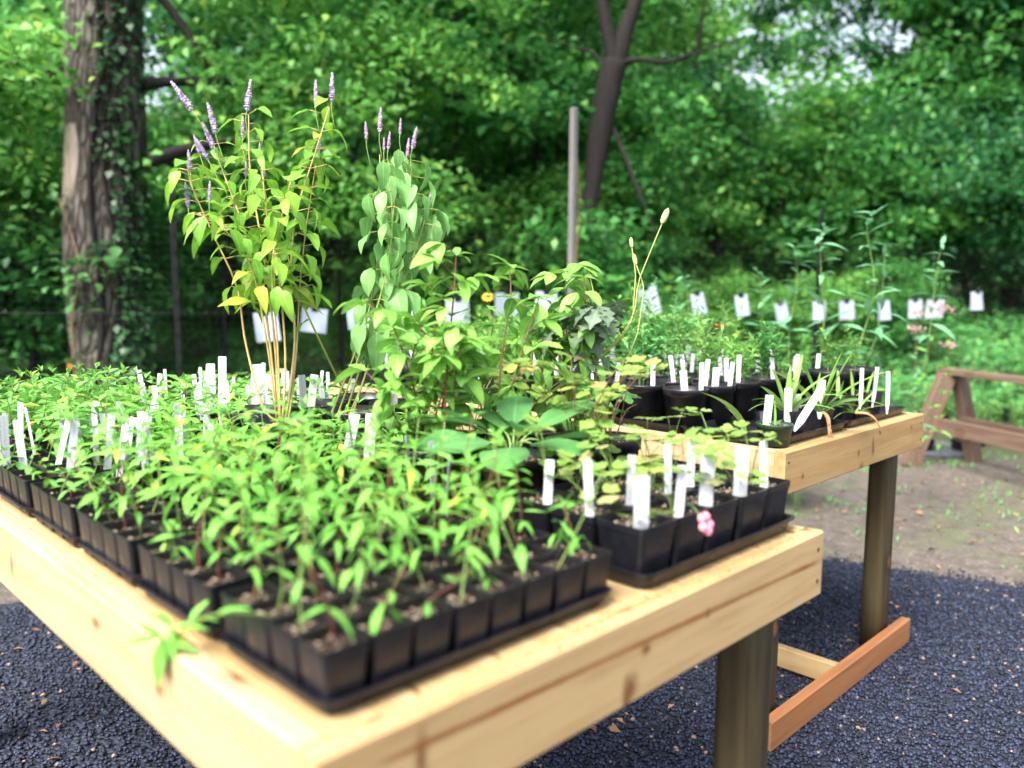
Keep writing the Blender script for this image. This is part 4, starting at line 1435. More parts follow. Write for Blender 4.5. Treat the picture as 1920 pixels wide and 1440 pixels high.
IG = "irises at the front of the rear table"
p = at_z(1452, 832, T + .03)
t = potted("iris_plant", "small dark green round pot at the corner of the rear table with large tags", IG, 2.055, .545, TZ + .005, POT_G, SOIL_R[0], .060)
t.children[1].scale = (.7, .7, 1)
iris_fan(t, 3, 0.077, .06, rr)
px_ir = at_z(1520, 775, T + .09)
t = potted("iris_plant", "large iris fan upright in square black pot behind the corner pot", IG, 2.20, .575, TZ + .005, POT_M, SOIL_M[0], .086)
iris_fan(t, 7, 0.215, .085, rr, az=.2 - pi / 4 + .1)
iris_fan(t, 4, 0.172, .085, rr, az=1.3)
t = thing("iris_plant", "bare root iris with long arching blades resting on the tray edge", "plant", (2.33, .515, T + .085), 0, IG)
iris_fan(t, 7, 0.258, 0, rr, lay=.1, az=-.75)
iris_fan(t, 3, 0.206, 0, rr, lay=.2, az=-.4)
b = MB()
for k in range(7):
    b.tube(spline([(0, 0, .005), (rr.uniform(-.01, .01), -.02 - rr.uniform(0, .01), -.02), (rr.uniform(-.02, .02), -.035 - rr.uniform(0, .015), -.07 - rr.uniform(0, .05))], 6), [.003, .0028, .0024, .002, .0016, .0012, .0008], 4)
obj("root", b.mesh("roots", M['root']), t)
t = thing("iris_plant", "small pale bare root iris lying over the rear table's front rail", "plant", (2.67, .535, T + .045), 0, IG)
iris_fan(t, 6, 0.146, 0, rr, lay=.55, az=-.5)
b = MB()
b.tube(spline([(0, 0, 0), (.01, -.045, 0), (.03, -.075, -.03), (.045, -.085, -.075)], 9), [.006 - .0005 * i for i in range(10)], 5)
obj("root", b.mesh("roots", M['root']), t)
t = thing("iris_plant", "single yellow green blade curling over the near corner tray of the rear table", "plant", (1.99, .62, T + .04), 0, IG)
leaf(t, IRIS[2], (0, 0, 0), 2.4, 1.35, .20, 1.6, .3, "leaf_blade")
leaf(t, IRIS[1], (0, 0, 0), 1.2, 1.0, .12, 1.2, .3, "leaf_blade")
for k in range(4):
    t = potted("iris_plant", f"short iris sprout in square black pot, {ORD[k + 1]} along the front rail past the bare roots", IG, 2.48 + k * .13 + (.06 if k > 0 else 0), .60, TZ + .005, POT_M, SOIL_M[k % 2], .086)
    iris_fan(t, 3 + k % 2, .12, .085, rr)
for n_, (px, py, sc, ln, lab) in enumerate(((1437, 750, .8, .06, "large blank white tag at the left of the iris group"), (1496, 740, .9, .0, "tallest blank white tag behind the iris fan"), (1490, 742, 1.1, .33, "long white tag leaning steeply across the iris pots"), (1515, 765, .7, .0, "short white tag beside the arching iris"),
                                            (1556, 752, .95, .02, "white tag right of the arching bare root iris"), (1295, 745, .8, -.08, "white tag in the near round pot with bare grit"), (1374, 746, .8, .05, "white tag on the second round pot from the corner"))):
    z_ = T + .075 + .1 * sc if n_ < 5 else T + .19
    p = at_z(px, py, z_)
    if n_ == 2:
        p = at_z(1470, 812, T + .06)
    if n_ < 5:
        p = Vector(((2.035, .565), (2.145, .545), (2.10, .500), (2.245, .56), (2.42, .56))[n_] + (0,))
    else:
        p = Vector((bx + .135 + (n_ - 5) * .19 - .045, by + .46 - .03, 0))
    put_tag(p.x, p.y, T + .045 if n_ < 5 else T + .10, sc, (0, ln * 1.6 if n_ == 2 else ln), EYE + rr.uniform(-.2, .2), lab, TAGS_BIG[n_ % 2], "large white tags at the irises")
for n_, (px, py, ln, lab) in enumerate(((1640, 684, .12, "long white tag leaning right in the back round pot"), (1668, 692, 0, "white tag in the round pot at the far corner"), (1617, 686, .03, "white tag in the round pot beside the far corner one"))):
    p = at_z(px, py, T + .25)
    put_tag(p.x, p.y, T + .10, .95, (0, ln), EYE + .3, lab, TAGS[1], "white tags in the far corner pots")
# two wide pots at the far front corner
for n_, (x, y) in enumerate(((3.06, .70), (2.86, .72))):
    t = potted("perennial_plant", ("wide round black pot of sparse stems at the far front corner of rear table", "wide round black pot next to the far corner pot, thin stems")[n_], "wide round pots at the corner of the rear table", x, y, TZ + .03, POT_RL, SOIL_R[n_], .14)
    f_, s_ = BUSH[2]
    obj("foliage", f_, t, (0, 0, .135), (0, 0, n_), (.6, .6, .5), kind='stuff')
    obj("stem", s_, t, (0, 0, .135), (0, 0, n_), (.6, .6, .5))


# ------------------------------------------------------------------ tall thin plants rising out of the rear table
def tall_stem_plant(name, label, px_pts, d, leafset, L, spacing, rr, mat, flower=None, group=None, start=.25, cat="plant", r0=.003, pitch=(-20, 30)):
    base = at_depth(*px_pts[0], d)
    t = thing(name, label, cat, tuple(base), 0, group)
    sp = spline([at_depth(a, b_, d) - base for a, b_ in px_pts], 12)
    b = MB()
    b.tube(sp, [r0 * (1 - .6 * i / 12) for i in range(13)], 5)
    obj("stem", b.mesh("tall_stem", mat), t)
    length = sum((sp[i + 1] - sp[i]).length for i in range(12))
    n = max(2, int(length * (1 - start) / spacing))
    for k in range(n + 1):
        q = start + (1 - start) * k / n
        i = min(11, int(q * 12))
        p = sp[i].lerp(sp[i + 1], q * 12 - i)
        for s in (0, pi):
            leaf(t, rr.choice(leafset), p, k * 1.6 + s + rr.uniform(-.4, .4), rad(rr.uniform(*pitch)) + .4 * q, L * rr.uniform(.7, 1.1) * (1.05 - .45 * q), 1, rr.uniform(-.4, .4))
    return t, sp


TG = "tall milkweeds above the rear table"
for n_, (pts, lab) in enumerate((
        ([(1570, 760), (1610, 650), (1640, 540), (1625, 430), (1640, 400)], "tallest blue green milkweed beside the dark fence stake"),
        ([(1530, 740), (1545, 600), (1538, 480), (1545, 425)], "yellow tipped milkweed crossing in front of the dark fence stake"),
        ([(1590, 740), (1640, 640), (1655, 540), (1660, 460)], "milkweed just right of the tallest one"),
        ([(1730, 700), (1745, 610), (1755, 520), (1765, 460)], "slim milkweed standing alone near the pink flowers"),
        ([(1480, 740), (1480, 620), (1495, 530), (1490, 465)], "milkweed between the white cards left of the stake"),
        ([(1400, 740), (1425, 640), (1430, 560), (1420, 510)], "leafy milkweed behind the middle white cards"),
        ([(1340, 740), (1300, 640), (1290, 560), (1285, 520)], "leafy milkweed left of the red flower"))):
    tall_stem_plant("milkweed_plant", lab, pts, 4.4 + .15 * n_, BLUE, .20, .07, rr, M['stem_green'], group=TG)
for n_, (pts, lab) in enumerate((
        ([(1250, 760), (1225, 660), (1215, 580), (1230, 520)], "fine leaved green plant under the crumpled card"),
        ([(1180, 740), (1175, 650), (1190, 590), (1180, 530)], "fine leaved green plant right of the young oak"),
        ([(1330, 735), (1345, 670), (1350, 620), (1355, 600)], "slim plant carrying one orange red flower"),
        ([(1395, 760), (1395, 680), (1380, 620), (1390, 580)], "slim green plant beside the orange red flower"),
        ([(1455, 760), (1460, 690), (1455, 640), (1440, 615)], "pale whorled plant left of the dark stake"),
        ([(1120, 740), (1140, 660), (1150, 600), (1160, 560)], "fine leaved plant behind the young oak"),
        ([(1270, 720), (1275, 640), (1262, 590), (1270, 555)], "fine leaved plant beneath the cards"))):
    t, sp = tall_stem_plant("wildflower_plant", lab, pts, 3.5 + .06 * n_, LANCE if n_ % 2 else BLUE, .075, .04, rr, M['stem_green'], group="slim plants on the rear table")
    if n_ == 2:
        b = MB()
        for k in range(4):
            a = k * 1.57
            b.rings([[(q * .024 * cos(a) + w_ * cos(u) * sin(a), q * .024 * sin(a) - w_ * cos(u) * cos(a), q * .02 + w_ * .3 * sin(u)) for u in [2 * pi * j / 6 for j in range(6)]] for q, w_ in ((0, .002), (.5, .009), (1, .002))])
        obj("flower", b.mesh("red_flower", M['redfl']), t, sp[8] + Vector((.0, 0, .01)))

# black-eyed susan behind the near shrubs
t, sp = tall_stem_plant("coneflower_plant", "yellow daisy flower with dark centre left of a white card", [(905, 760), (910, 680), (918, 610), (915, 556)], 4.2, LANCE, .07, .08, rr, M['stem_green'])
b = MB()
for k in range(11):
    a = k * 2 * pi / 11
    d_ = Vector((cos(a), sin(a), -.12))
    s_ = Vector((-sin(a), cos(a), 0))
    b.rings([[d_ * q * .034 + s_ * w_ * cos(u) + Vector((0, 0, .0012 * sin(u))) for u in (0, pi / 2, pi, 3 * pi / 2)] for q, w_ in ((.2, .003), (.6, .0062), (1, .002))])
o = obj("flower", b.mesh("daisy_petals", M['yellowfl']), t, sp[-1])
o.rotation_euler = (-Vector(FX) + Vector((0, 0, .9))).to_track_quat('Z', 'Y').to_euler()
b = MB()
b.rings([circ(r_ * .011, z_ * .013, 9) for r_, z_ in ((1, 0), (.9, .5), (.5, .9), (.1, 1))])
o2 = obj("flower_centre", b.mesh("daisy_centre", M['stem_brown']), t, sp[-1])
o2.rotation_euler = o.rotation_euler

TALLB = [bushy(9, 1.25, .10, rr, .2, M['weed'], .20), bushy(8, 1.1, .085, rr, .26, M['fine'], .22), bushy(10, 1.35, .11, rr, .17, M['weed'], .18)]
for n_ in range(15):
    px = 700 + n_ * 58 + rr.uniform(-14, 14)
    d = 5.35 + .022 * n_ + rr.uniform(-.15, .25)
    p = at_depth(px, 640, d)
    t = thing("goldenrod_plant", f"tall feathery green plant standing behind the rear table, {ORD[n_ + 1]} from the hyssops", "plant", (p.x, p.y, gz(p.x, p.y)), rr.uniform(0, 6.28), "tall feathery plants between the rear table and the fence")
    f_, s_ = TALLB[n_ % 3]
    sc = rr.uniform(.82, 1.02) if 750 < px < 1420 else rr.uniform(.74, .86)
    obj("foliage", f_, t, (0, 0, 0), (0, 0, 0), (sc, sc, sc), kind='stuff')
    obj("stem", s_, t, (0, 0, 0), (0, 0, 0), (sc * 1.0, sc * 1.0, sc))

# ------------------------------------------------------------------ FENCE with cards
FD = lambda px: 1.0 / (1 / 6.0 + (px - 335) / 1190.0 * (1 / 8.0 - 1 / 6.0))
fa = at_depth(335, 600, FD(335))
fb = at_depth(1525, 580, FD(1525))
fdir = Vector((fb.x - fa.x, fb.y - fa.y, 0)).normalized()
fence = thing("wire_fence", "tall black netting fence with dark steel stakes behind the tables", "fence", (fa.x, fa.y, 0), 0)
fl = Vector((fa.x, fa.y, 0))
b = MB()
s0, s1, ht = -7.0, 9.5, 2.0
nv = int((s1 - s0) / .055)
for k in range(nv + 1):
    s = s0 + (s1 - s0) * k / nv
    p = fdir * s
    zg = gz(fl.x + p.x, fl.y + p.y)
    b.rings([[p + Vector((.0006 * cos(u), .0006 * sin(u), z_)) for u in (0, 2.09, 4.19)] for z_ in (zg, ht)], 0, False, False)
for k in range(38):
    z_ = .05 + k * .053
    p, q = fdir * s0, fdir * s1
    nrm = Vector((-fdir.y, fdir.x, 0))
    b.rings([[e + nrm * .0006 * cos(u) + Vector((0, 0, z_ + .0006 * sin(u))) for u in (0, 2.09, 4.19)] for e in (p, q)], 0, False, False)
obj("netting", b.mesh("netting", M['wire'], False), fence, kind='stuff')


def stake_mesh(h):
    b = MB()
    w = .021
    b.box((-w, -.004, 0), (w, .004, h))
    b.box((-.004, .0042, 0), (.004, .034, h - .01))
    for k in range(int(h / .12)):
        b.box((-.006, -.011, .1 + k * .12), (.006, -.0042, .12 + k * .12))
    return b.mesh("steel_stake", M['steel_post'], False)


for (px, top) in ((335, 338), (1528, 395), (-260, 330), (1985, 430)):
    dd = FD(px)
    g = at_depth(px, 600, dd)
    h = at_depth(px, top, dd).z
    zg = gz(g.x, g.y)
    o = obj("stake", stake_mesh(h - zg), fence, (g.x - fl.x, g.y - fl.y, zg))
    o.rotation_euler = (0, 0.012 if px > 1000 else -0.008, math.atan2(fdir.y, fdir.x))
b = MB()
wz = 1.355
b.tube([fdir * s0 + Vector((0, 0, wz)), fdir * 0 + Vector((0, 0, wz - .01)), fdir * (fb - fa).length + Vector((0, 0, wz - .01)), fdir * s1 + Vector((0, 0, wz))], .0016, 5)
obj("wire", b.mesh("fence_wire", M['wire']), fence)
# grey wooden post
g = at_depth(1070, 600, 6.85)
h = at_depth(1070, 212, 6.85).z
t = thing("wooden_post", "weathered grey square post taller than the fence in mid scene", "post", (g.x, g.y, gz(g.x, g.y)), math.atan2(fdir.y, fdir.x) + .3)
b = MB()
b.rings([rrect(.05, .055, z_, .008, 2) for z_ in (0, h * .5, h - .01)] + [rrect(.04, .045, h, .006, 2)])
obj("shaft", b.mesh("post_shaft", M['grey_wood'], False), t)
b = MB()
b.tube(spline([(.045, -.03, .1), (.05, -.046, .8), (.0, -.048, 1.5), (.046, -.03, 2.2), (.05, .0, 2.6)], 16), .005, 5)
obj("vine_stem", b.mesh("vine_stem", M['stem_brown']), t)
for k in range(14):
    z_ = 1.2 + rr.random() * 1.3
    leaf(t, rr.choice(VINE_L), (.045 + rr.uniform(-.02, .03), -.03, z_), rr.uniform(-1.5, 1), rr.uniform(-.6, .4), rr.uniform(.05, .09), 1, rr.uniform(-.5, .5))


def card_mesh(name, w, h, bend, seed):
    r_ = random.Random(seed)
    b = MB()
    nx, nz = 5, 5
    for layer in range(2):
        o = layer * .004
        skew = r_.uniform(-.012, .012) * layer
        vs = []
        for sgn in (-1, 1):
            for i in range(nx + 1):
                for j in range(nz + 1):
                    u, v = i / nx - .5, j / nz
                    vs.append((u * w + skew * v, o + sgn * .0004 + bend * (u * 2) ** 2 * w * .3 + bend * .5 * v * v * h * sin(u * 5 + seed), -v * h - .004 * layer))
        m = (nx + 1) * (nz + 1)
        fs = []
        for i in range(nx):
            for j in range(nz):
                a = i * (nz + 1) + j
                q = (a, a + 1, a + nz + 2, a + nz + 1)
                fs.append(q)
                fs.append(tuple(k + m for k in reversed(q)))
        b.add(vs, fs)
    return b.mesh(name, M['card'], True)


clip = MB()
clip.rings([[(x_, y_, z_) for x_, y_ in ((-.016, -s_), (.016, -s_), (.016, s_), (-.016, s_))] for s_, z_ in ((.004, -.016), (.010, .008), (.010, .010))])
clip.tube(spline([(-.008, -.009, .008), (-.006, -.008, .03), (.006, -.008, .03), (.008, -.009, .008)], 8), .0012, 4)
clip_me = clip.mesh("binder_clip", M['clip'], False)
CARDS = [(497, 585, 40, 55, .1, "card half hidden by the tan hyssop stems"), (590, 578, 46, 45, -.12, "card left of the leaning olive stem"), (672, 572, 42, 45, .08, "card behind the yellow leaf of the wilting hyssop"), (757, 566, 46, 42, .05, "wide card just right of the wilting hyssop"),
         (858, 560, 42, 46, .03, "card behind the leftmost red stemmed shrub"), (951, 549, 46, 42, 0, "card beside the yellow daisy flower"), (1025, 547, 38, 42, -.05, "card behind the rightmost red stemmed shrub"), (1210, 540, 40, 52, .25, "crumpled card under the tall seed heads"),
         (1306, 550, 24, 40, .2, "narrow tilted card right of the crumpled one"), (1389, 553, 25, 40, .16, "narrow tilted card above the orange red flower"), (1463, 567, 24, 36, .3, "most tilted card left of the dark stake"), (1537, 564, 24, 36, .12, "card hard against the dark stake"),
         (1587, 564, 32, 35, .05, "square card with bright clip right of the stake"), (1655, 564, 28, 36, .06, "card second to the right of the stake"), (1716, 562, 26, 34, .05, "card behind the pink flowers, left one"), (1753, 562, 34, 34, .02, "card behind the pink flowers, right one"), (1833, 547, 28, 34, .02, "card farthest right, hanging alone")]
for n_, (px, py, w, h, tilt, lab) in enumerate(CARDS):
    d = FD(px) - .06
    p = at_depth(px, py, d)
    p.z += .0
    t = thing("paper_card", "white paper " + lab, "paper card", tuple(p), math.atan2(fdir.y, fdir.x) + rr.uniform(-.25, .25), "white cards clipped along the fence")
    sc = d / F_PX
    o = obj("sheet", card_mesh("card_sheet", w * sc * 1.08, h * sc, rr.uniform(-.25, .25), n_), t, (0, 0, 0), (rr.uniform(-.12, .05), -tilt, 0))
    obj("clip", clip_me, t, (0, 0, 0), (0, -tilt, 0), (1.6, 1.3, 1.5))

# ------------------------------------------------------------------ SAWHORSE
hd = Vector((-.5, -.866, 0))
hn = Vector((.866, -.5, 0))
b0 = at_depth(1775, 690, 7.35)
top_z = b0.z
saw = thing("sawhorse", "old reddish brown wooden sawhorse standing on the dirt", "sawhorse", (b0.x, b0.y, 0), math.atan2(hd.y, hd.x))
board("beam", saw, (-.02, -.075, top_z - .05), (1.35, .15, .05), M['saw'])


def slant(parent, p0, p1, w, th, mat, name):
    p0, p1 = Vector(p0), Vector(p1)
    d = p1 - p0
    o = board(name, parent, p0, (d.length, th, w), mat)
    m = d.to_track_quat('X', 'Z')
    o.rotation_euler = m.to_euler()
    # centre the section on the line
    o.location = p0 + m @ Vector((0, -th / 2, -w / 2))
    return o


for x_ in (.05, 1.22):
    for s in (-1, 1):
        slant(saw, (x_ + .03, s * .065, top_z - .055), (x_ - .03 if x_ < .5 else x_ + .07, s * .36, -.005), .145, .08, M['saw'], "leg")
board("side_rail", saw, (.02, -.165, .30), (1.3, .038, .135), M['saw'])
board("side_rail", saw, (.02, .127, .30), (1.3, .038, .135), M['saw'])
# slate disc
sp_ = at_z(1752, 842, .02)
b = MB()
ring = lambda s_, z_: [(s_ * .42 * (1 + .10 * sin(3 * u + 1) + .05 * sin(7 * u)) * cos(u), s_ * .30 * (1 + .1 * sin(2 * u)) * sin(u), z_) for u in [2 * pi * k / 22 for k in range(22)]]
b.rings([ring(1, -.01), ring(1.02, .03), ring(.96, .05), ring(.5, .055)])
o = obj("flat_stone", b.mesh("flat_stone", M['stone'], False), None, (sp_.x, sp_.y, 0), (0, 0, .6))
tag(o, "flat dark grey stone lying under the sawhorse legs", "stone")

# ------------------------------------------------------------------ nursery pots on the ground behind the sawhorse
GG = "pots of plants on the ground behind the sawhorse"
ground_spots = [(1735, 790, "yellow green leafy plant at the far corner of the rear table", 4, 1.5), (1765, 745, "pale leafy plant between rear table and sawhorse", 3, 1.5), (1800, 790, "leafy plant seen through the sawhorse legs", 3, 1.4), (1835, 775, "grassy plant beneath the sawhorse beam", 2, .9),
                (1870, 770, "grassy tuft plant with white flecks beneath the beam", 0, 1.1), (1905, 775, "grassy plant at the right under the sawhorse beam", 2, .9), (1880, 735, "leafy plant just below the beam further back", 1, 1.4), (1915, 715, "dark leafy plant behind the beam at the right", 4, 1.1),
                (1960, 760, "leafy plant past the end of the sawhorse", 1, 1.5), (1850, 715, "dim leafy plant behind the beam", 4, 1.0)]
for n_, (px, py, lab, kind, sc) in enumerate(ground_spots):
    p = at_z(px, py + 40, .12)
    t = potted("perennial_plant", lab, GG, p.x, p.y, gz(p.x, p.y), POT_R, SOIL_R[n_ % 2], .132)
    f_, s_ = BUSH[kind]
    for q in range(2):
        rz = rr.uniform(0, 6.28)
        obj("foliage", f_, t, (0, 0, .13), (0, 0, rz), (sc, sc, sc), kind='stuff')
    obj("stem", s_, t, (0, 0, .13), (0, 0, rz), (sc, sc, sc))
# joe pye weed with dusty pink heads
JP = "dusty pink flowering weeds by the rear table"
for n_, (pts, fl_, lab) in enumerate((([(1735, 880), (1730, 760), (1735, 680), (1765, 580)], (1755, 575), "tall weed with broad dusty pink head over a card"), ([(1730, 880), (1722, 760), (1720, 680), (1715, 620)], (1712, 615), "weed with dusty pink head below the paired cards"),
                                      ([(1760, 880), (1765, 780), (1770, 700), (1778, 650)], (1778, 645), "weed with small pink head above the sawhorse end"), ([(1720, 880), (1712, 740), (1718, 640), (1722, 590)], (1722, 585), "weed with pink head left of the broad one"))):
    t, sp = tall_stem_plant("joe_pye_plant", lab, pts, 5.6 + .1 * n_, BLUE if n_ % 2 else LANCE, .13, .07, rr, M['stem_brown'], group=JP, start=.15)
    pts_ = []
    c = sp[-1]
    m = 150 if n_ == 0 else 80
    R_ = .075 if n_ == 0 else (.04 if n_ != 2 else .035)
    specs = [(c + Vector((rr.gauss(0, R_ * .6), rr.gauss(0, R_ * .6), rr.gauss(0, R_ * .3) + .01)), rr.uniform(0, 6.28), rr.uniform(-.5, 1.4), rr.uniform(.010, .02), 1, rr.uniform(-1, 1)) for _ in range(m)]
    obj("flower", joined_leaves("flower_head", specs, M['dusty'], .7), t, kind='stuff')

# ------------------------------------------------------------------ BIG TREE at the left with vines
TD = 7.6
tb = at_depth(205, 860, TD)
tree = thing("oak_tree", "large vine clad tree trunk with bare grey patch and long low limbs", "tree", (tb.x, tb.y, gz(tb.x, tb.y)))
org = Vector(tree.location)
prof = [(980, 130, 330), (860, 140, 300), (720, 150, 282), (640, 138, 262), (550, 130, 256), (450, 127, 258), (350, 131, 268), (250, 134, 268), (120, 134, 264), (0, 132, 262), (-200, 132, 262), (-500, 140, 258), (-900, 150, 250)]
rings = []
NS = 84
trunk_c = []
for (py, xl, xr) in prof:
    c = at_depth((xl + xr) / 2, py, TD) - org
    r = (xr - xl) / 2 * TD / F_PX
    trunk_c.append((c, r, py))
spc = spline([c for c, r, _ in trunk_c], 72)
NR = 73
b = MB()
for i in range(NR):
    q = i / 72 * (len(trunk_c) - 1)
    k = min(int(q), len(trunk_c) - 2)
    r = trunk_c[k][1] + (trunk_c[k + 1][1] - trunk_c[k][1]) * (q - k)
    c = spc[i]
    ring_ = []
    for j in range(NS):
        u = 2 * pi * j / NS
        flare = 1 + .10 * sin(5 * u + .9) * max(0, 1 - i / 12) + .035 * sin(3 * u + i * .12) + .015 * sin(11 * u + i * .3) + .022 * abs(sin(13.5 * u + .8 * sin(i * .5 + u))) + .014 * abs(sin(24 * u + 1.3 * sin(i * .8))) + rr.uniform(-.008, .008)
        ring_.append(c + Vector((r * flare * cos(u), r * flare * sin(u), 0)))
    rings.append(ring_)
b.rings(rings)
obj("trunk", b.mesh("trunk", M['bark'], True), tree)
# bare patch: a raised plate of pale wood following the trunk
to_cam = Vector((-FX[0], -FX[1], 0)).normalized()
u_c = math.atan2(to_cam.y, to_cam.x)


def trunk_at(py, px):
    k = 0
    for i in range(len(trunk_c) - 1):
        if trunk_c[i][2] >= py >= trunk_c[i + 1][2]:
            k = i
            break
    (c0, r0, y0), (c1, r1, y1) = trunk_c[k], trunk_c[k + 1]
    f = (y0 - py) / (y0 - y1)
    c, r = c0.lerp(c1, f), r0 + (r1 - r0) * f
    xl = prof[k][1] + (prof[k + 1][1] - prof[k][1]) * f
    xr = prof[k][2] + (prof[k + 1][2] - prof[k][2]) * f
    s = max(-.98, min(.98, (px - (xl + xr) / 2) / ((xr - xl) / 2)))
    u = u_c + math.asin(s)
    return c, r, u


patch = [(228, 152, 176), (250, 146, 182), (285, 142, 188), (320, 139, 190), (350, 138, 184), (385, 140, 172), (420, 144, 160)]
b = MB()
vs, fs = [], []
for (py, xa, xb) in patch:
    for k in range(7):
        px = xa + (xb - xa) * k / 6
        c, r, u = trunk_at(py, px)
        rr_ = r * 1.075 if 0 < k < 6 and py not in (228, 420) else r * 0.95
        vs.append(c + Vector((cos(u) * rr_, sin(u) * rr_, 0)))
for i in range(len(patch) - 1):
    for k in range(6):
        a = i * 7 + k
        fs.append((a, a + 1, a + 8, a + 7))
b.add(vs, fs)
obj("bare_patch", b.mesh("bare_patch", M['bare_wood'], True), tree, label="pale patch where the bark is gone")
# limbs
LIMBS = [([(265, 160), (330, 152), (420, 156), (500, 168), (600, 178), (760, 205)], .06, .012, 0, .6), ([(262, -40), (310, 5), (350, 60), (385, 120), (425, 158)], .045, .028, 0, .2), ([(285, 300), (335, 285), (390, 272), (470, 262), (560, 272), (650, 292), (760, 330)], .065, .012, -.4, .8),
         ([(135, 130), (80, 142), (20, 160), (-60, 175), (-200, 200)], .045, .02, 0, -.3), ([(560, 272), (600, 320), (632, 355), (640, 420)], .03, .012, .3, .5), ([(310, 300), (335, 320), (350, 340)], .03, .015, -.3, .1), ([(600, 330), (660, 345), (740, 365), (820, 385)], .025, .01, .4, .7), ([(255, -120), (360, -100), (520, -60), (700, -80)], .08, .03, 0, 1)]
LIMB_TIPS = []
for pts, r0, r1, d0, d1 in LIMBS:
    n_ = len(pts)
    P_ = [at_depth(a, c_, TD + d0 + (d1 - d0) * i / (n_ - 1)) - org for i, (a, c_) in enumerate(pts)]
    sp = spline(P_, 16)
    b = MB()
    b.tube(sp, [r0 + (r1 - r0) * i / 16 for i in range(17)], 8, jit=.08)
    for k in range(7 if r1 < .015 else 2):
        i_ = rr.randrange(5, 16)
        q_ = sp[i_] + Vector((rr.uniform(-.35, .35), rr.uniform(-.35, .35), rr.uniform(-.35, .3)))
        b.tube(spline([sp[i_], sp[i_].lerp(q_, .5) + Vector((0, 0, rr.uniform(-.05, .08))), q_], 5), [.010, .008, .006, .004, .003, .002], 5)
        LIMB_TIPS.append(tuple(q_))
        if i_ > 9:
            LIMB_TIPS.append(tuple(sp[i_]))
    obj("limb", b.mesh("limb", M['bark_dark']), tree)


def clumps(cs, n, rad_, rng, flat=.5):
    cs = np.array(cs)
    k = rng.integers(0, len(cs), n)
    off = rng.normal(0, 1, (n, 3)) * np.array([1, 1, flat]) * rad_ * .55
    return cs[k] + off


def leaf_orient(n):
    return rng.uniform(0, 2 * pi, n), rng.normal(-.2, .55, n), rng.normal(0, .55, n)


cs = []
for (x0, x1, y0, y1, m, dlo, dhi) in ((-200, 125, 20, 330, 60, -.8, 1.4), (280, 620, -60, 120, 26, .2, 1.6), (-250, 120, 300, 470, 24, .3, 1.5), (620, 1000, -80, 190, 40, .5, 2.5), (-200, 1000, -500, -60, 140, -1.0, 3.0), (330, 640, 175, 265, 10, .6, 1.6)):
    for _ in range(m):
        px, py = rr.uniform(x0, x1), rr.uniform(y0, y1)
        if 245 < px < 360 and -160 < py < 100:
            continue
        cs.append(tuple(at_depth(px, py, TD + rr.uniform(dlo, dhi)) - org))
cs += LIMB_TIPS
n = 19000
pos = clumps(cs, n, .30, rng, .45)
a_, p_, r_ = leaf_orient(n)
obj("crown", cloud_mesh("oak_crown", pos, a_, p_, r_, rng.uniform(.07, .15, n), .6, M['wood3']), tree, kind='stuff')

# vine hugging the trunk (mostly its right side) and the young leaves at the left
vine = thing("climbing_vine", "dark ivy climbing the right side of the big trunk", "vine", tuple(org))
specs = []
for k in range(1900):
    py = rr.uniform(-100, 820)
    s_lo = 205 + (30 if 300 < py < 460 else 0) + (48 if py > 470 else 0)
    px = min(330, s_lo + abs(rr.gauss(0, 1)) * 45 + (20 if rr.random() < .5 else 0))
    if py < 430 and rr.random() < .55:
        continue
    if px > 262:
        px = 235 + rr.random() * 40
    c, r, u = trunk_at(max(-480, min(900, py)), px)
    rd = r * 1.03 + abs(rr.gauss(0, .045)) + (.05 if py > 500 else 0)
    specs.append((c + Vector((cos(u) * rd, sin(u) * rd, rr.uniform(-.05, .05))), u + rr.uniform(-.9, .9), rr.uniform(-1.2, -.1), rr.uniform(.05, .10), 1, rr.uniform(-.5, .5)))
obj("foliage", joined_leaves("ivy_foliage", specs, M['vine'], .75), vine, kind='stuff')
b = MB()
for k, xx in enumerate((212, 232, 250)):
    pts = []
    for py in range(880, -120, -60):
        c, r, u = trunk_at(py, xx + 8 * sin(py * .013 + k))
        pts.append(c + Vector((cos(u), sin(u), 0)) * (r * 1.05 + .01))
    b.tube(pts, .022 - .004 * k, 6)
obj("vine_stem", b.mesh("ivy_stem", M['bark_dark']), vine)
vine2 = thing("climbing_vine", "sprays of fresh green leaves across the front of the big trunk", "vine", tuple(org))
for (px, py, m, sx, sy) in ((110, 500, 14, 30, 18), (150, 490, 16, 22, 22), (200, 500, 12, 30, 18), (235, 490, 6, 15, 10), (125, 560, 12, 22, 18), (150, 590, 12, 22, 20), (135, 530, 10, 15, 20), (60, 380, 8, 30, 15), (115, 365, 8, 20, 12), (150, 700, 12, 25, 20), (100, 700, 8, 20, 15)):
    for _ in range(m):
        q = at_depth(rr.gauss(px, sx), rr.gauss(py, sy), TD - .38 + rr.uniform(-.12, .12)) - org
        leaf(vine2, rr.choice(VINE_L), q, rr.uniform(0, 6.28), rr.uniform(-.8, .3), rr.uniform(.07, .13), 1, rr.uniform(-.5, .5))
b = MB()
b.tube(spline([at_depth(150, 860, TD - .3) - org, at_depth(140, 700, TD - .36) - org, at_depth(135, 590, TD - .36) - org, at_depth(150, 500, TD - .36) - org, at_depth(110, 370, TD - .36) - org], 14), .008, 5)
obj("vine_stem", b.mesh("spray_stem", M['stem_brown']), vine2)
# orange ribbon at the trunk's edge
p = at_depth(133, 683, TD - .1)
b = MB()
b.rings([[(s_ * .03 * cos(u), .012 * s_ * sin(u), z_) for u in [2 * pi * k / 8 for k in range(8)]] for s_, z_ in ((.4, -.06), (1, -.03), (1.1, .02), (.5, .05))])
o = obj("orange_marker", b.mesh("orange_marker", M['redfl']), None, tuple(p), (0, .2, math.atan2(RX[1], RX[0])))
tag(o, "small orange marker on the shaded edge of the big trunk", "marker")


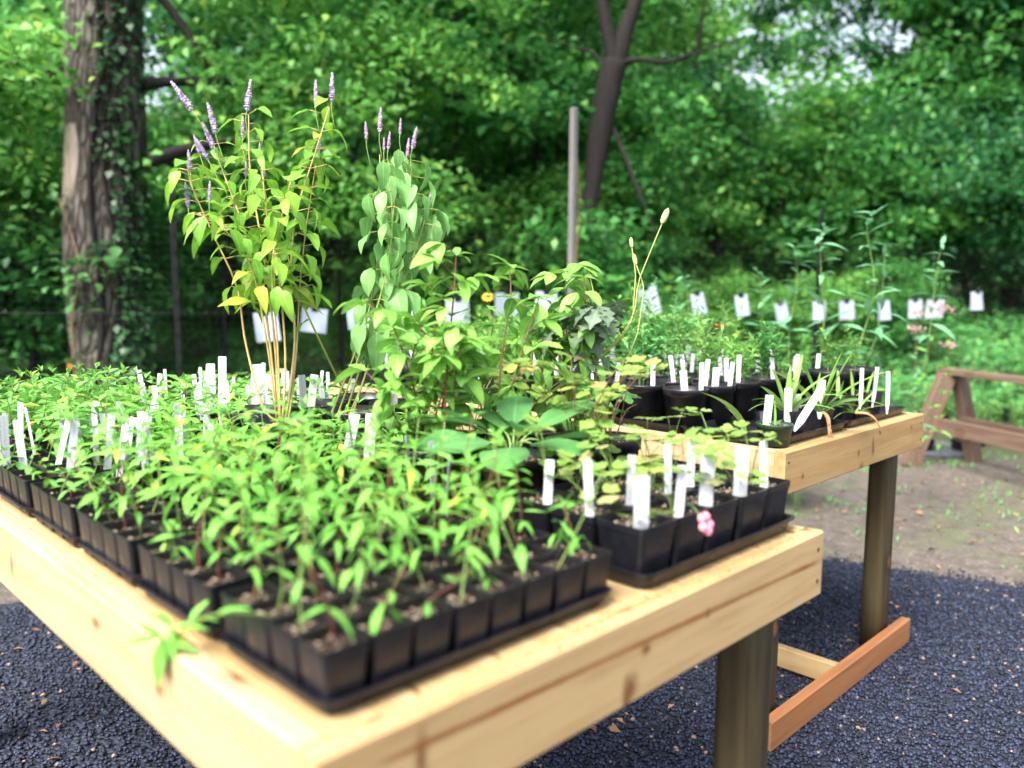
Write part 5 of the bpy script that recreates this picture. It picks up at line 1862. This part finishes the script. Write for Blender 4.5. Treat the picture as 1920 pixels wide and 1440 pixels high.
# ------------------------------------------------------------------ WOODLAND
def crown_data(n, rx, ry, rz, nc, seed, leaf_lo, leaf_hi, mat, clump=.55, flat=.45):
    g_ = np.random.default_rng(seed)
    d = g_.normal(0, 1, (nc, 3))
    d /= np.linalg.norm(d, axis=1)[:, None]
    cs = d * (g_.uniform(.15, 1, nc) ** .45)[:, None] * np.array([rx, ry, rz])
    k = g_.integers(0, nc, n)
    w = g_.uniform(.6, 1.3, nc)[k]
    pos = cs[k] + g_.normal(0, 1, (n, 3)) * np.array([1, 1, flat]) * clump * .5 * w[:, None]
    me = cloud_mesh("crown", pos, g_.uniform(0, 6.28, n), g_.normal(-.2, .6, n), g_.normal(0, .6, n), g_.uniform(leaf_lo, leaf_hi, n), .6, mat)
    return me, cs


def tree_trunk(cs, base_z, top_z, r0, seed, lean=.3, nl=9):
    """trunk from the ground up into the crown (crown centre at origin of cs)"""
    r_ = random.Random(seed)
    b = MB()
    pts = spline([(0, 0, base_z), (r_.uniform(-lean, lean), r_.uniform(-lean, lean), base_z * .5), (r_.uniform(-lean, lean), r_.uniform(-lean, lean), 0), (r_.uniform(-lean, lean), r_.uniform(-lean, lean), top_z)], 16)
    b.tube(pts, [r0 * (1 - .8 * i / 16) for i in range(17)], 9, jit=.06)
    for k in range(nl):
        c = Vector(cs[r_.randrange(len(cs))])
        i = r_.randrange(5, 13)
        p = pts[i]
        b.tube(spline([p, p.lerp(c, .5) + Vector((0, 0, r_.uniform(-.2, .4))), c], 7), [r0 * .38 * (1 - .11 * i_) for i_ in range(8)], 6)
    return b.mesh("trunk", M['bark_dark'])


PROTO = []
for s, (n, rx, rz, nc, lo, hi, mat, base, r0, cl) in enumerate((
        (13000, 1.9, 1.7, 60, .09, .16, 'wood1', -2.2, .07, .62), (13000, 2.2, 1.5, 55, .08, .15, 'wood2', -2.1, .06, .66), (11000, 1.7, 1.4, 48, .09, .15, 'wood3', -1.9, .05, .6),
        (22000, 3.3, 3.6, 85, .13, .24, 'wood1', -6.5, .20, 1.1), (22000, 3.6, 3.2, 80, .13, .24, 'wood2', -6.2, .18, 1.15), (20000, 3.0, 3.8, 80, .13, .23, 'wood3', -6.6, .16, 1.05))):
    me, cs_ = crown_data(n, rx, rx * .95, rz, nc, 40 + s, lo, hi, M[mat], cl)
    PROTO.append((me, tree_trunk(cs_, base, rz * .7, r0, 60 + s, .25 if s < 3 else .5, 8 if s < 3 else 11), base))

side_words = ["left of the big trunk", "just right of the big trunk", "behind the hyssops", "behind the grey post", "behind the dark stake", "behind the sawhorse", "past the right edge"]


def wood_tree(px, d, kind, sc, label, name="woodland_tree", group=None, lift=0.0):
    p = at_depth(px, 560, d)
    me, tr, base = PROTO[kind]
    z = gz(p.x, p.y)
    t = thing(name, label, "tree" if name.endswith("tree") else "shrub", (p.x, p.y, z), rr.uniform(0, 6.28), group)
    obj("crown", me, t, (0, 0, -base * sc + lift), (0, 0, 0), (sc, sc, sc), kind='stuff')
    obj("trunk", tr, t, (0, 0, -base * sc + lift), (0, 0, 0), (sc, sc, sc))
    return t


SHRUBS = [(-120, 9.0, 1, .9), (60, 9.8, 0, 1.0), (330, 13.2, 1, 1.05), (460, 14.0, 0, 1.15), (610, 13.6, 1, 1.1), (760, 13.4, 0, 1.15), (900, 11.4, 2, .95), (1010, 12.3, 0, 1.05), (700, 11.6, 2, .44), (830, 11, 0, .46), (985, 9.9, 2, .42), (1180, 13.5, 2, 1.0), (1300, 15.2, 0, 1.1), (1420, 16.0, 2, 1.15), (1530, 15.6, 0, 1.15), (1640, 16.2, 1, 1.15), (1760, 15.6, 1, 1.15), (1890, 15.8, 0, 1.2), (2040, 15, 1, 1.2),
          (240, 14.5, 2, 1.2), (540, 15.0, 2, 1.25), (820, 14.6, 2, 1.15), (1090, 14.8, 0, 1.2), (1480, 18, 2, 1.3), (1700, 18.5, 0, 1.35), (1250, 17.5, 1, 1.3), (1820, 18.0, 2, 1.3)]
SHRUBS += [(1230, 11.0, 2, .42), (1345, 11.6, 2, .46), (1450, 11.8, 2, .40), (1565, 12.2, 2, .46), (1675, 12.0, 0, .42), (1130, 10.4, 2, .45)]
sz = ("light", "mid green", "dark")
for n_, (px, d, k, sc) in enumerate(SHRUBS):
    tone = ("mid green", "dark", "pale green")[k]
    wood_tree(px, d, k, sc, f"{tone} understorey shrub at the wood's edge, {ORD[sorted(s[0] for s in SHRUBS).index(px) + 1]} from the left", "woodland_shrub", "shrubs at the edge of the wood")
TREES = [(-330, 14, 4, .9), (-70, 15, 3, .9), (590, 17, 5, .8), (660, 15.5, 4, .9), (700, 18, 3, 1.05), (860, 16, 3, .95), (1000, 19, 5, 1.1), (1190, 21, 5, .86), (1350, 25, 3, .56), (1530, 24, 5, .48), (1690, 22, 3, .58), (1900, 17, 3, 1.0), (2020, 18, 4, 1.05), (2150, 16, 4, 1.1), (20, 22, 3, 1.05), (620, 24, 5, 1.3), (940, 27, 3, 1.3),
         (1090, 28, 5, 1.15), (1440, 31, 5, .6), (1960, 25, 5, 1.25), (600, 26, 3, 1.2), (2200, 20, 3, 1.2), (780, 30, 5, 1.5)]
for n_, (px, d, k, sc) in enumerate(TREES):
    tone = ("mid green", "dark", "pale green")[k - 3]
    wood_tree(px, d, k, sc, f"tall {tone} woodland tree, {ORD[sorted(s[0] for s in TREES).index(px) + 1]} trunk from the left deep in the wood", "woodland_tree", "tall trees of the wood")

# forked tree behind the grey post
FD_ = 9.6
fb_ = at_depth(1100, 640, FD_)
ft = thing("forked_tree", "dark forked tree trunk behind the grey wooden post", "tree", (fb_.x, fb_.y, gz(fb_.x, fb_.y)))
o0 = Vector(ft.location)


def limb_px(pts, d, widths, name, parent, origin, dd=0.0, mat=None):
    sp = spline([at_depth(a, c_, d + dd * i / (len(pts) - 1)) - origin for i, (a, c_) in enumerate(pts)], 20)
    w = []
    for i in range(21):
        q = i / 20 * (len(widths) - 1)
        k = min(int(q), len(widths) - 2)
        w.append((widths[k] + (widths[k + 1] - widths[k]) * (q - k)) / 2 * d / F_PX)
    b = MB()
    b.tube(sp, w, 12, jit=.05)
    return obj(name, b.mesh(name, mat or M['bark_dark']), parent)


limb_px([(1085, 690), (1092, 560), (1098, 440), (1112, 340), (1128, 230), (1140, 170), (1152, 115)], FD_, [42, 36, 32, 34, 46, 48, 44], "trunk", ft, o0)
limb_px([(1152, 125), (1142, 70), (1130, 10), (1118, -120), (1100, -300)], FD_, [30, 26, 25, 20, 12], "limb", ft, o0)
limb_px([(1155, 125), (1172, 60), (1192, 0), (1225, -120), (1250, -300)], FD_, [34, 31, 28, 22, 12], "limb", ft, o0)
limb_px([(1160, 118), (1200, 112), (1250, 116), (1300, 100), (1390, 70)], FD_, [13, 9, 7, 4, 2], "limb", ft, o0, -.6)
limb_px([(1140, 130), (1110, 100), (1070, 88), (1020, 70)], FD_, [12, 9, 6, 2], "limb", ft, o0, .5)
limb_px([(1150, 240), (1175, 300), (1190, 340), (1215, 400), (1230, 440)], FD_, [7, 8, 6, 4, 2], "limb", ft, o0, -.8)
cs = []
for (x0, x1, y0, y1, m) in ((780, 1110, -150, 130, 46), (1210, 1330, -150, 30, 7), (860, 1090, 110, 260, 16), (1180, 1330, 150, 300, 12), (760, 1400, -700, -170, 80), (1420, 1560, -150, 20, 3)):
    for _ in range(m):
        cs.append(tuple(at_depth(rr.uniform(x0, x1), rr.uniform(y0, y1), FD_ + rr.uniform(.4, 2.8)) - o0))
for _ in range(8):
    cs.append(tuple(at_depth(rr.uniform(1040, 1170), rr.uniform(420, 540), FD_ - rr.uniform(.2, .7)) - o0))
n = 17000
pos = clumps(cs, n, .5, rng, .4)
a_, p_, r_ = leaf_orient(n)
obj("crown", cloud_mesh("forked_crown", pos, a_, p_, r_, rng.uniform(.09, .18, n), .6, M['wood1']), ft, kind='stuff')

# slim trunks at the right
for n_, (pts, d, w, lab, crown_px) in enumerate((
        ([(1752, 560), (1750, 400), (1752, 300), (1756, 180), (1770, -100)], 17.5, [18, 16, 14, 11, 6], "slim dark trunked tree left of a thinner grey one", (1420, 1830, -120, 130, 54)),
        ([(1855, 560), (1850, 380), (1846, 250), (1843, 100), (1840, -150)], 18.0, [14, 13, 13, 12, 8], "thin grey trunked tree near the right edge", (1740, 1990, -100, 230, 46)),
        ([(1300, 560), (1296, 420), (1290, 260), (1300, 150), (1330, -50)], 15.5, [14, 12, 12, 10, 5], "thin straight tree right of the forked one", (1230, 1350, 120, 220, 9)))):
    p = at_depth(*pts[0], d)
    t = thing("slim_tree", lab, "tree", (p.x, p.y, gz(p.x, p.y)), 0, "slim trees at the right of the wood")
    o0 = Vector(t.location)
    limb_px([(pts[0][0], 700)] + pts, d, [w[0]] + w, "trunk", t, o0)
    x0, x1, y0, y1, m = crown_px
    cs = [tuple(at_depth(rr.uniform(x0, x1), rr.uniform(y0, y1), d + rr.uniform(-1.5, 1.5)) - o0) for _ in range(m)]
    n = m * 170
    pos = clumps(cs, n, .5, rng, .4)
    a_, p_, r_ = leaf_orient(n)
    obj("crown", cloud_mesh("slim_crown", pos, a_, p_, r_, rng.uniform(.09, .17, n), .6, M['wood3' if n_ == 1 else 'wood2']), t, kind='stuff')

for n_, (pts, d, w, lab) in enumerate((
        ([(420, 640), (430, 450), (455, 300), (500, 150), (520, 40)], 9.4, [8, 7, 6, 4, 2], "thin leaning sapling between the big trunk and the hyssops"),
        ([(640, 640), (636, 480), (655, 340), (690, 190), (700, 60)], 10.0, [9, 8, 7, 5, 2], "thin dark sapling behind the wilting hyssop"),
        ([(880, 640), (860, 470), (845, 330), (860, 200), (835, 60)], 10.2, [9, 8, 7, 5, 2], "crooked thin sapling left of the grey post"),
        ([(1330, 640), (1345, 460), (1330, 330), (1285, 240), (1225, 236)], 13.5, [9, 8, 6, 5, 2], "arching thin sapling right of the forked tree"),
        ([(1500, 620), (1480, 440), (1440, 320), (1390, 260), (1330, 268)], 14.0, [9, 8, 6, 5, 2], "bowed sapling left of the dark stake"),
        ([(1640, 620), (1690, 420), (1690, 360), (1650, 310), (1600, 300)], 14.4, [9, 8, 6, 4, 2], "bowed sapling near the slim dark trunk"),
        ([(60, 700), (70, 500), (40, 350), (60, 200), (20, 60)], 8.9, [12, 10, 9, 7, 4], "leaning sapling left of the big trunk"))):
    p = at_depth(*pts[0], d)
    t = thing("sapling_tree", lab, "tree", (p.x, p.y, gz(p.x, p.y)), 0, "saplings at the edge of the wood")
    o0 = Vector(t.location)
    limb_px([(pts[0][0], 720)] + pts, d, [w[0]] + w, "trunk", t, o0)
    cs = []
    for q in range(16):
        a_, c_ = pts[rr.choice((1, 2, 3, 4))]
        e_ = at_depth(a_ + rr.gauss(0, 70), c_ + rr.gauss(0, 45), d + rr.uniform(-.6, .6)) - o0
        if q < 7:
            limb_px([(a_, c_), (a_ + (rr.uniform(-50, 50)), c_ - rr.uniform(0, 40)), (a_ + rr.uniform(-110, 110), c_ - rr.uniform(-20, 60))], d, [w[2] * .6, w[2] * .4, 1], "limb", t, o0, rr.uniform(-.5, .5))
        cs.append(tuple(e_))
    n = 1100
    pos = clumps(cs, n, .45, rng, .3)
    a_, p_, r_ = leaf_orient(n)
    obj("crown", cloud_mesh("sapling_crown", pos, a_, p_ * .6, r_ * .6, rng.uniform(.12, .22, n), .7, M['wood3' if n_ % 2 else 'cover']), t, kind='stuff')

# low trailing undergrowth, ground cover, deep wood
n = 150000
d = 6.2 + 12.5 * rng.uniform(0, 1, n) ** 1.35
lat = rng.uniform(-.85, .85, n) * d
x = CAM[0] + FX[0] / cos(PITCH) * d + RX[0] * lat
y = CAM[1] + FX[1] / cos(PITCH) * d + RX[1] * lat
# keep off the dirt yard in front of the fence
side = (x - fl.x) * (-fdir.y) + (y - fl.y) * fdir.x
k = (side > .15) if ((CAM[0] - fl.x) * (-fdir.y) + (CAM[1] - fl.y) * fdir.x) < 0 else (side < -.15)
x, y, d = x[k], y[k], d[k]
n = len(x)
hz = .16 + .16 * np.sin(x * 2.3 + 1) * np.sin(y * 1.9) + .10 * np.sin(x * 5.1) * np.sin(y * 4.3)
z = ground_z(x, y) + rng.uniform(0, 1, n) ** .6 * np.clip(hz + .2, .08, .55)
pos = np.stack([x, y, z], -1)
obj("ground_cover", cloud_mesh("ground_cover", pos, rng.uniform(0, 6.28, n), rng.normal(.05, .32, n), rng.normal(0, .32, n), rng.uniform(.04, .085, n) * np.clip(d / 9, .8, 1.6), .55, M['cover']), kind='stuff')
# a thinner fringe of weeds on this side of the fence, left
n = 42000
s = rng.uniform(-4, 4.2, n)
off = -rng.uniform(-1.6, 1.5, n)
sg = 1 if ((CAM[0] - fl.x) * (-fdir.y) + (CAM[1] - fl.y) * fdir.x) < 0 else -1
x = fl.x + fdir.x * s - fdir.y * off * sg
y = fl.y + fdir.y * s + fdir.x * off * sg
cl = .5 + .5 * np.sin(x * 4 + 1) * np.sin(y * 3.1)
z = ground_z(x, y) + rng.uniform(0, 1, n) * (.15 + .55 * cl)
obj("weeds", cloud_mesh("weeds", np.stack([x, y, z], -1), rng.uniform(0, 6.28, n), rng.normal(.3, .5, n), rng.normal(0, .4, n), rng.uniform(.05, .1, n), .34, M['weed']), kind='stuff')
# deep wood closing the view
n = 34000
ang = rng.uniform(-1.05, 1.05, n)
dd = rng.uniform(32, 44, n)
pxa = 960 + F_PX * np.tan(np.clip(ang, -1.0, 1.0))
topz = 15.8 + 2.2 * np.sin(ang * 9) + 1.5 * np.sin(ang * 23 + 1)
gap = np.exp(-((pxa - 1450) / 280.0) ** 4)
topz = topz - gap * 6.6
topz = topz - 9.5 * np.exp(-((pxa - 300) / 75.0) ** 4)
z = rng.uniform(0, 1, n) ** .85 * topz
cosr = np.cos(ang)
x = CAM[0] + dd * (FX[0] / cos(PITCH) * cosr + RX[0] * np.sin(ang))
y = CAM[1] + dd * (FX[1] / cos(PITCH) * cosr + RX[1] * np.sin(ang))
obj("deep_wood", cloud_mesh("deep_wood", np.stack([x, y, z + 2.0], -1), rng.uniform(0, 6.28, n), rng.normal(-.15, .4, n), rng.normal(0, .4, n), rng.uniform(.35, .75, n), .6, M['wood3']), kind='stuff')
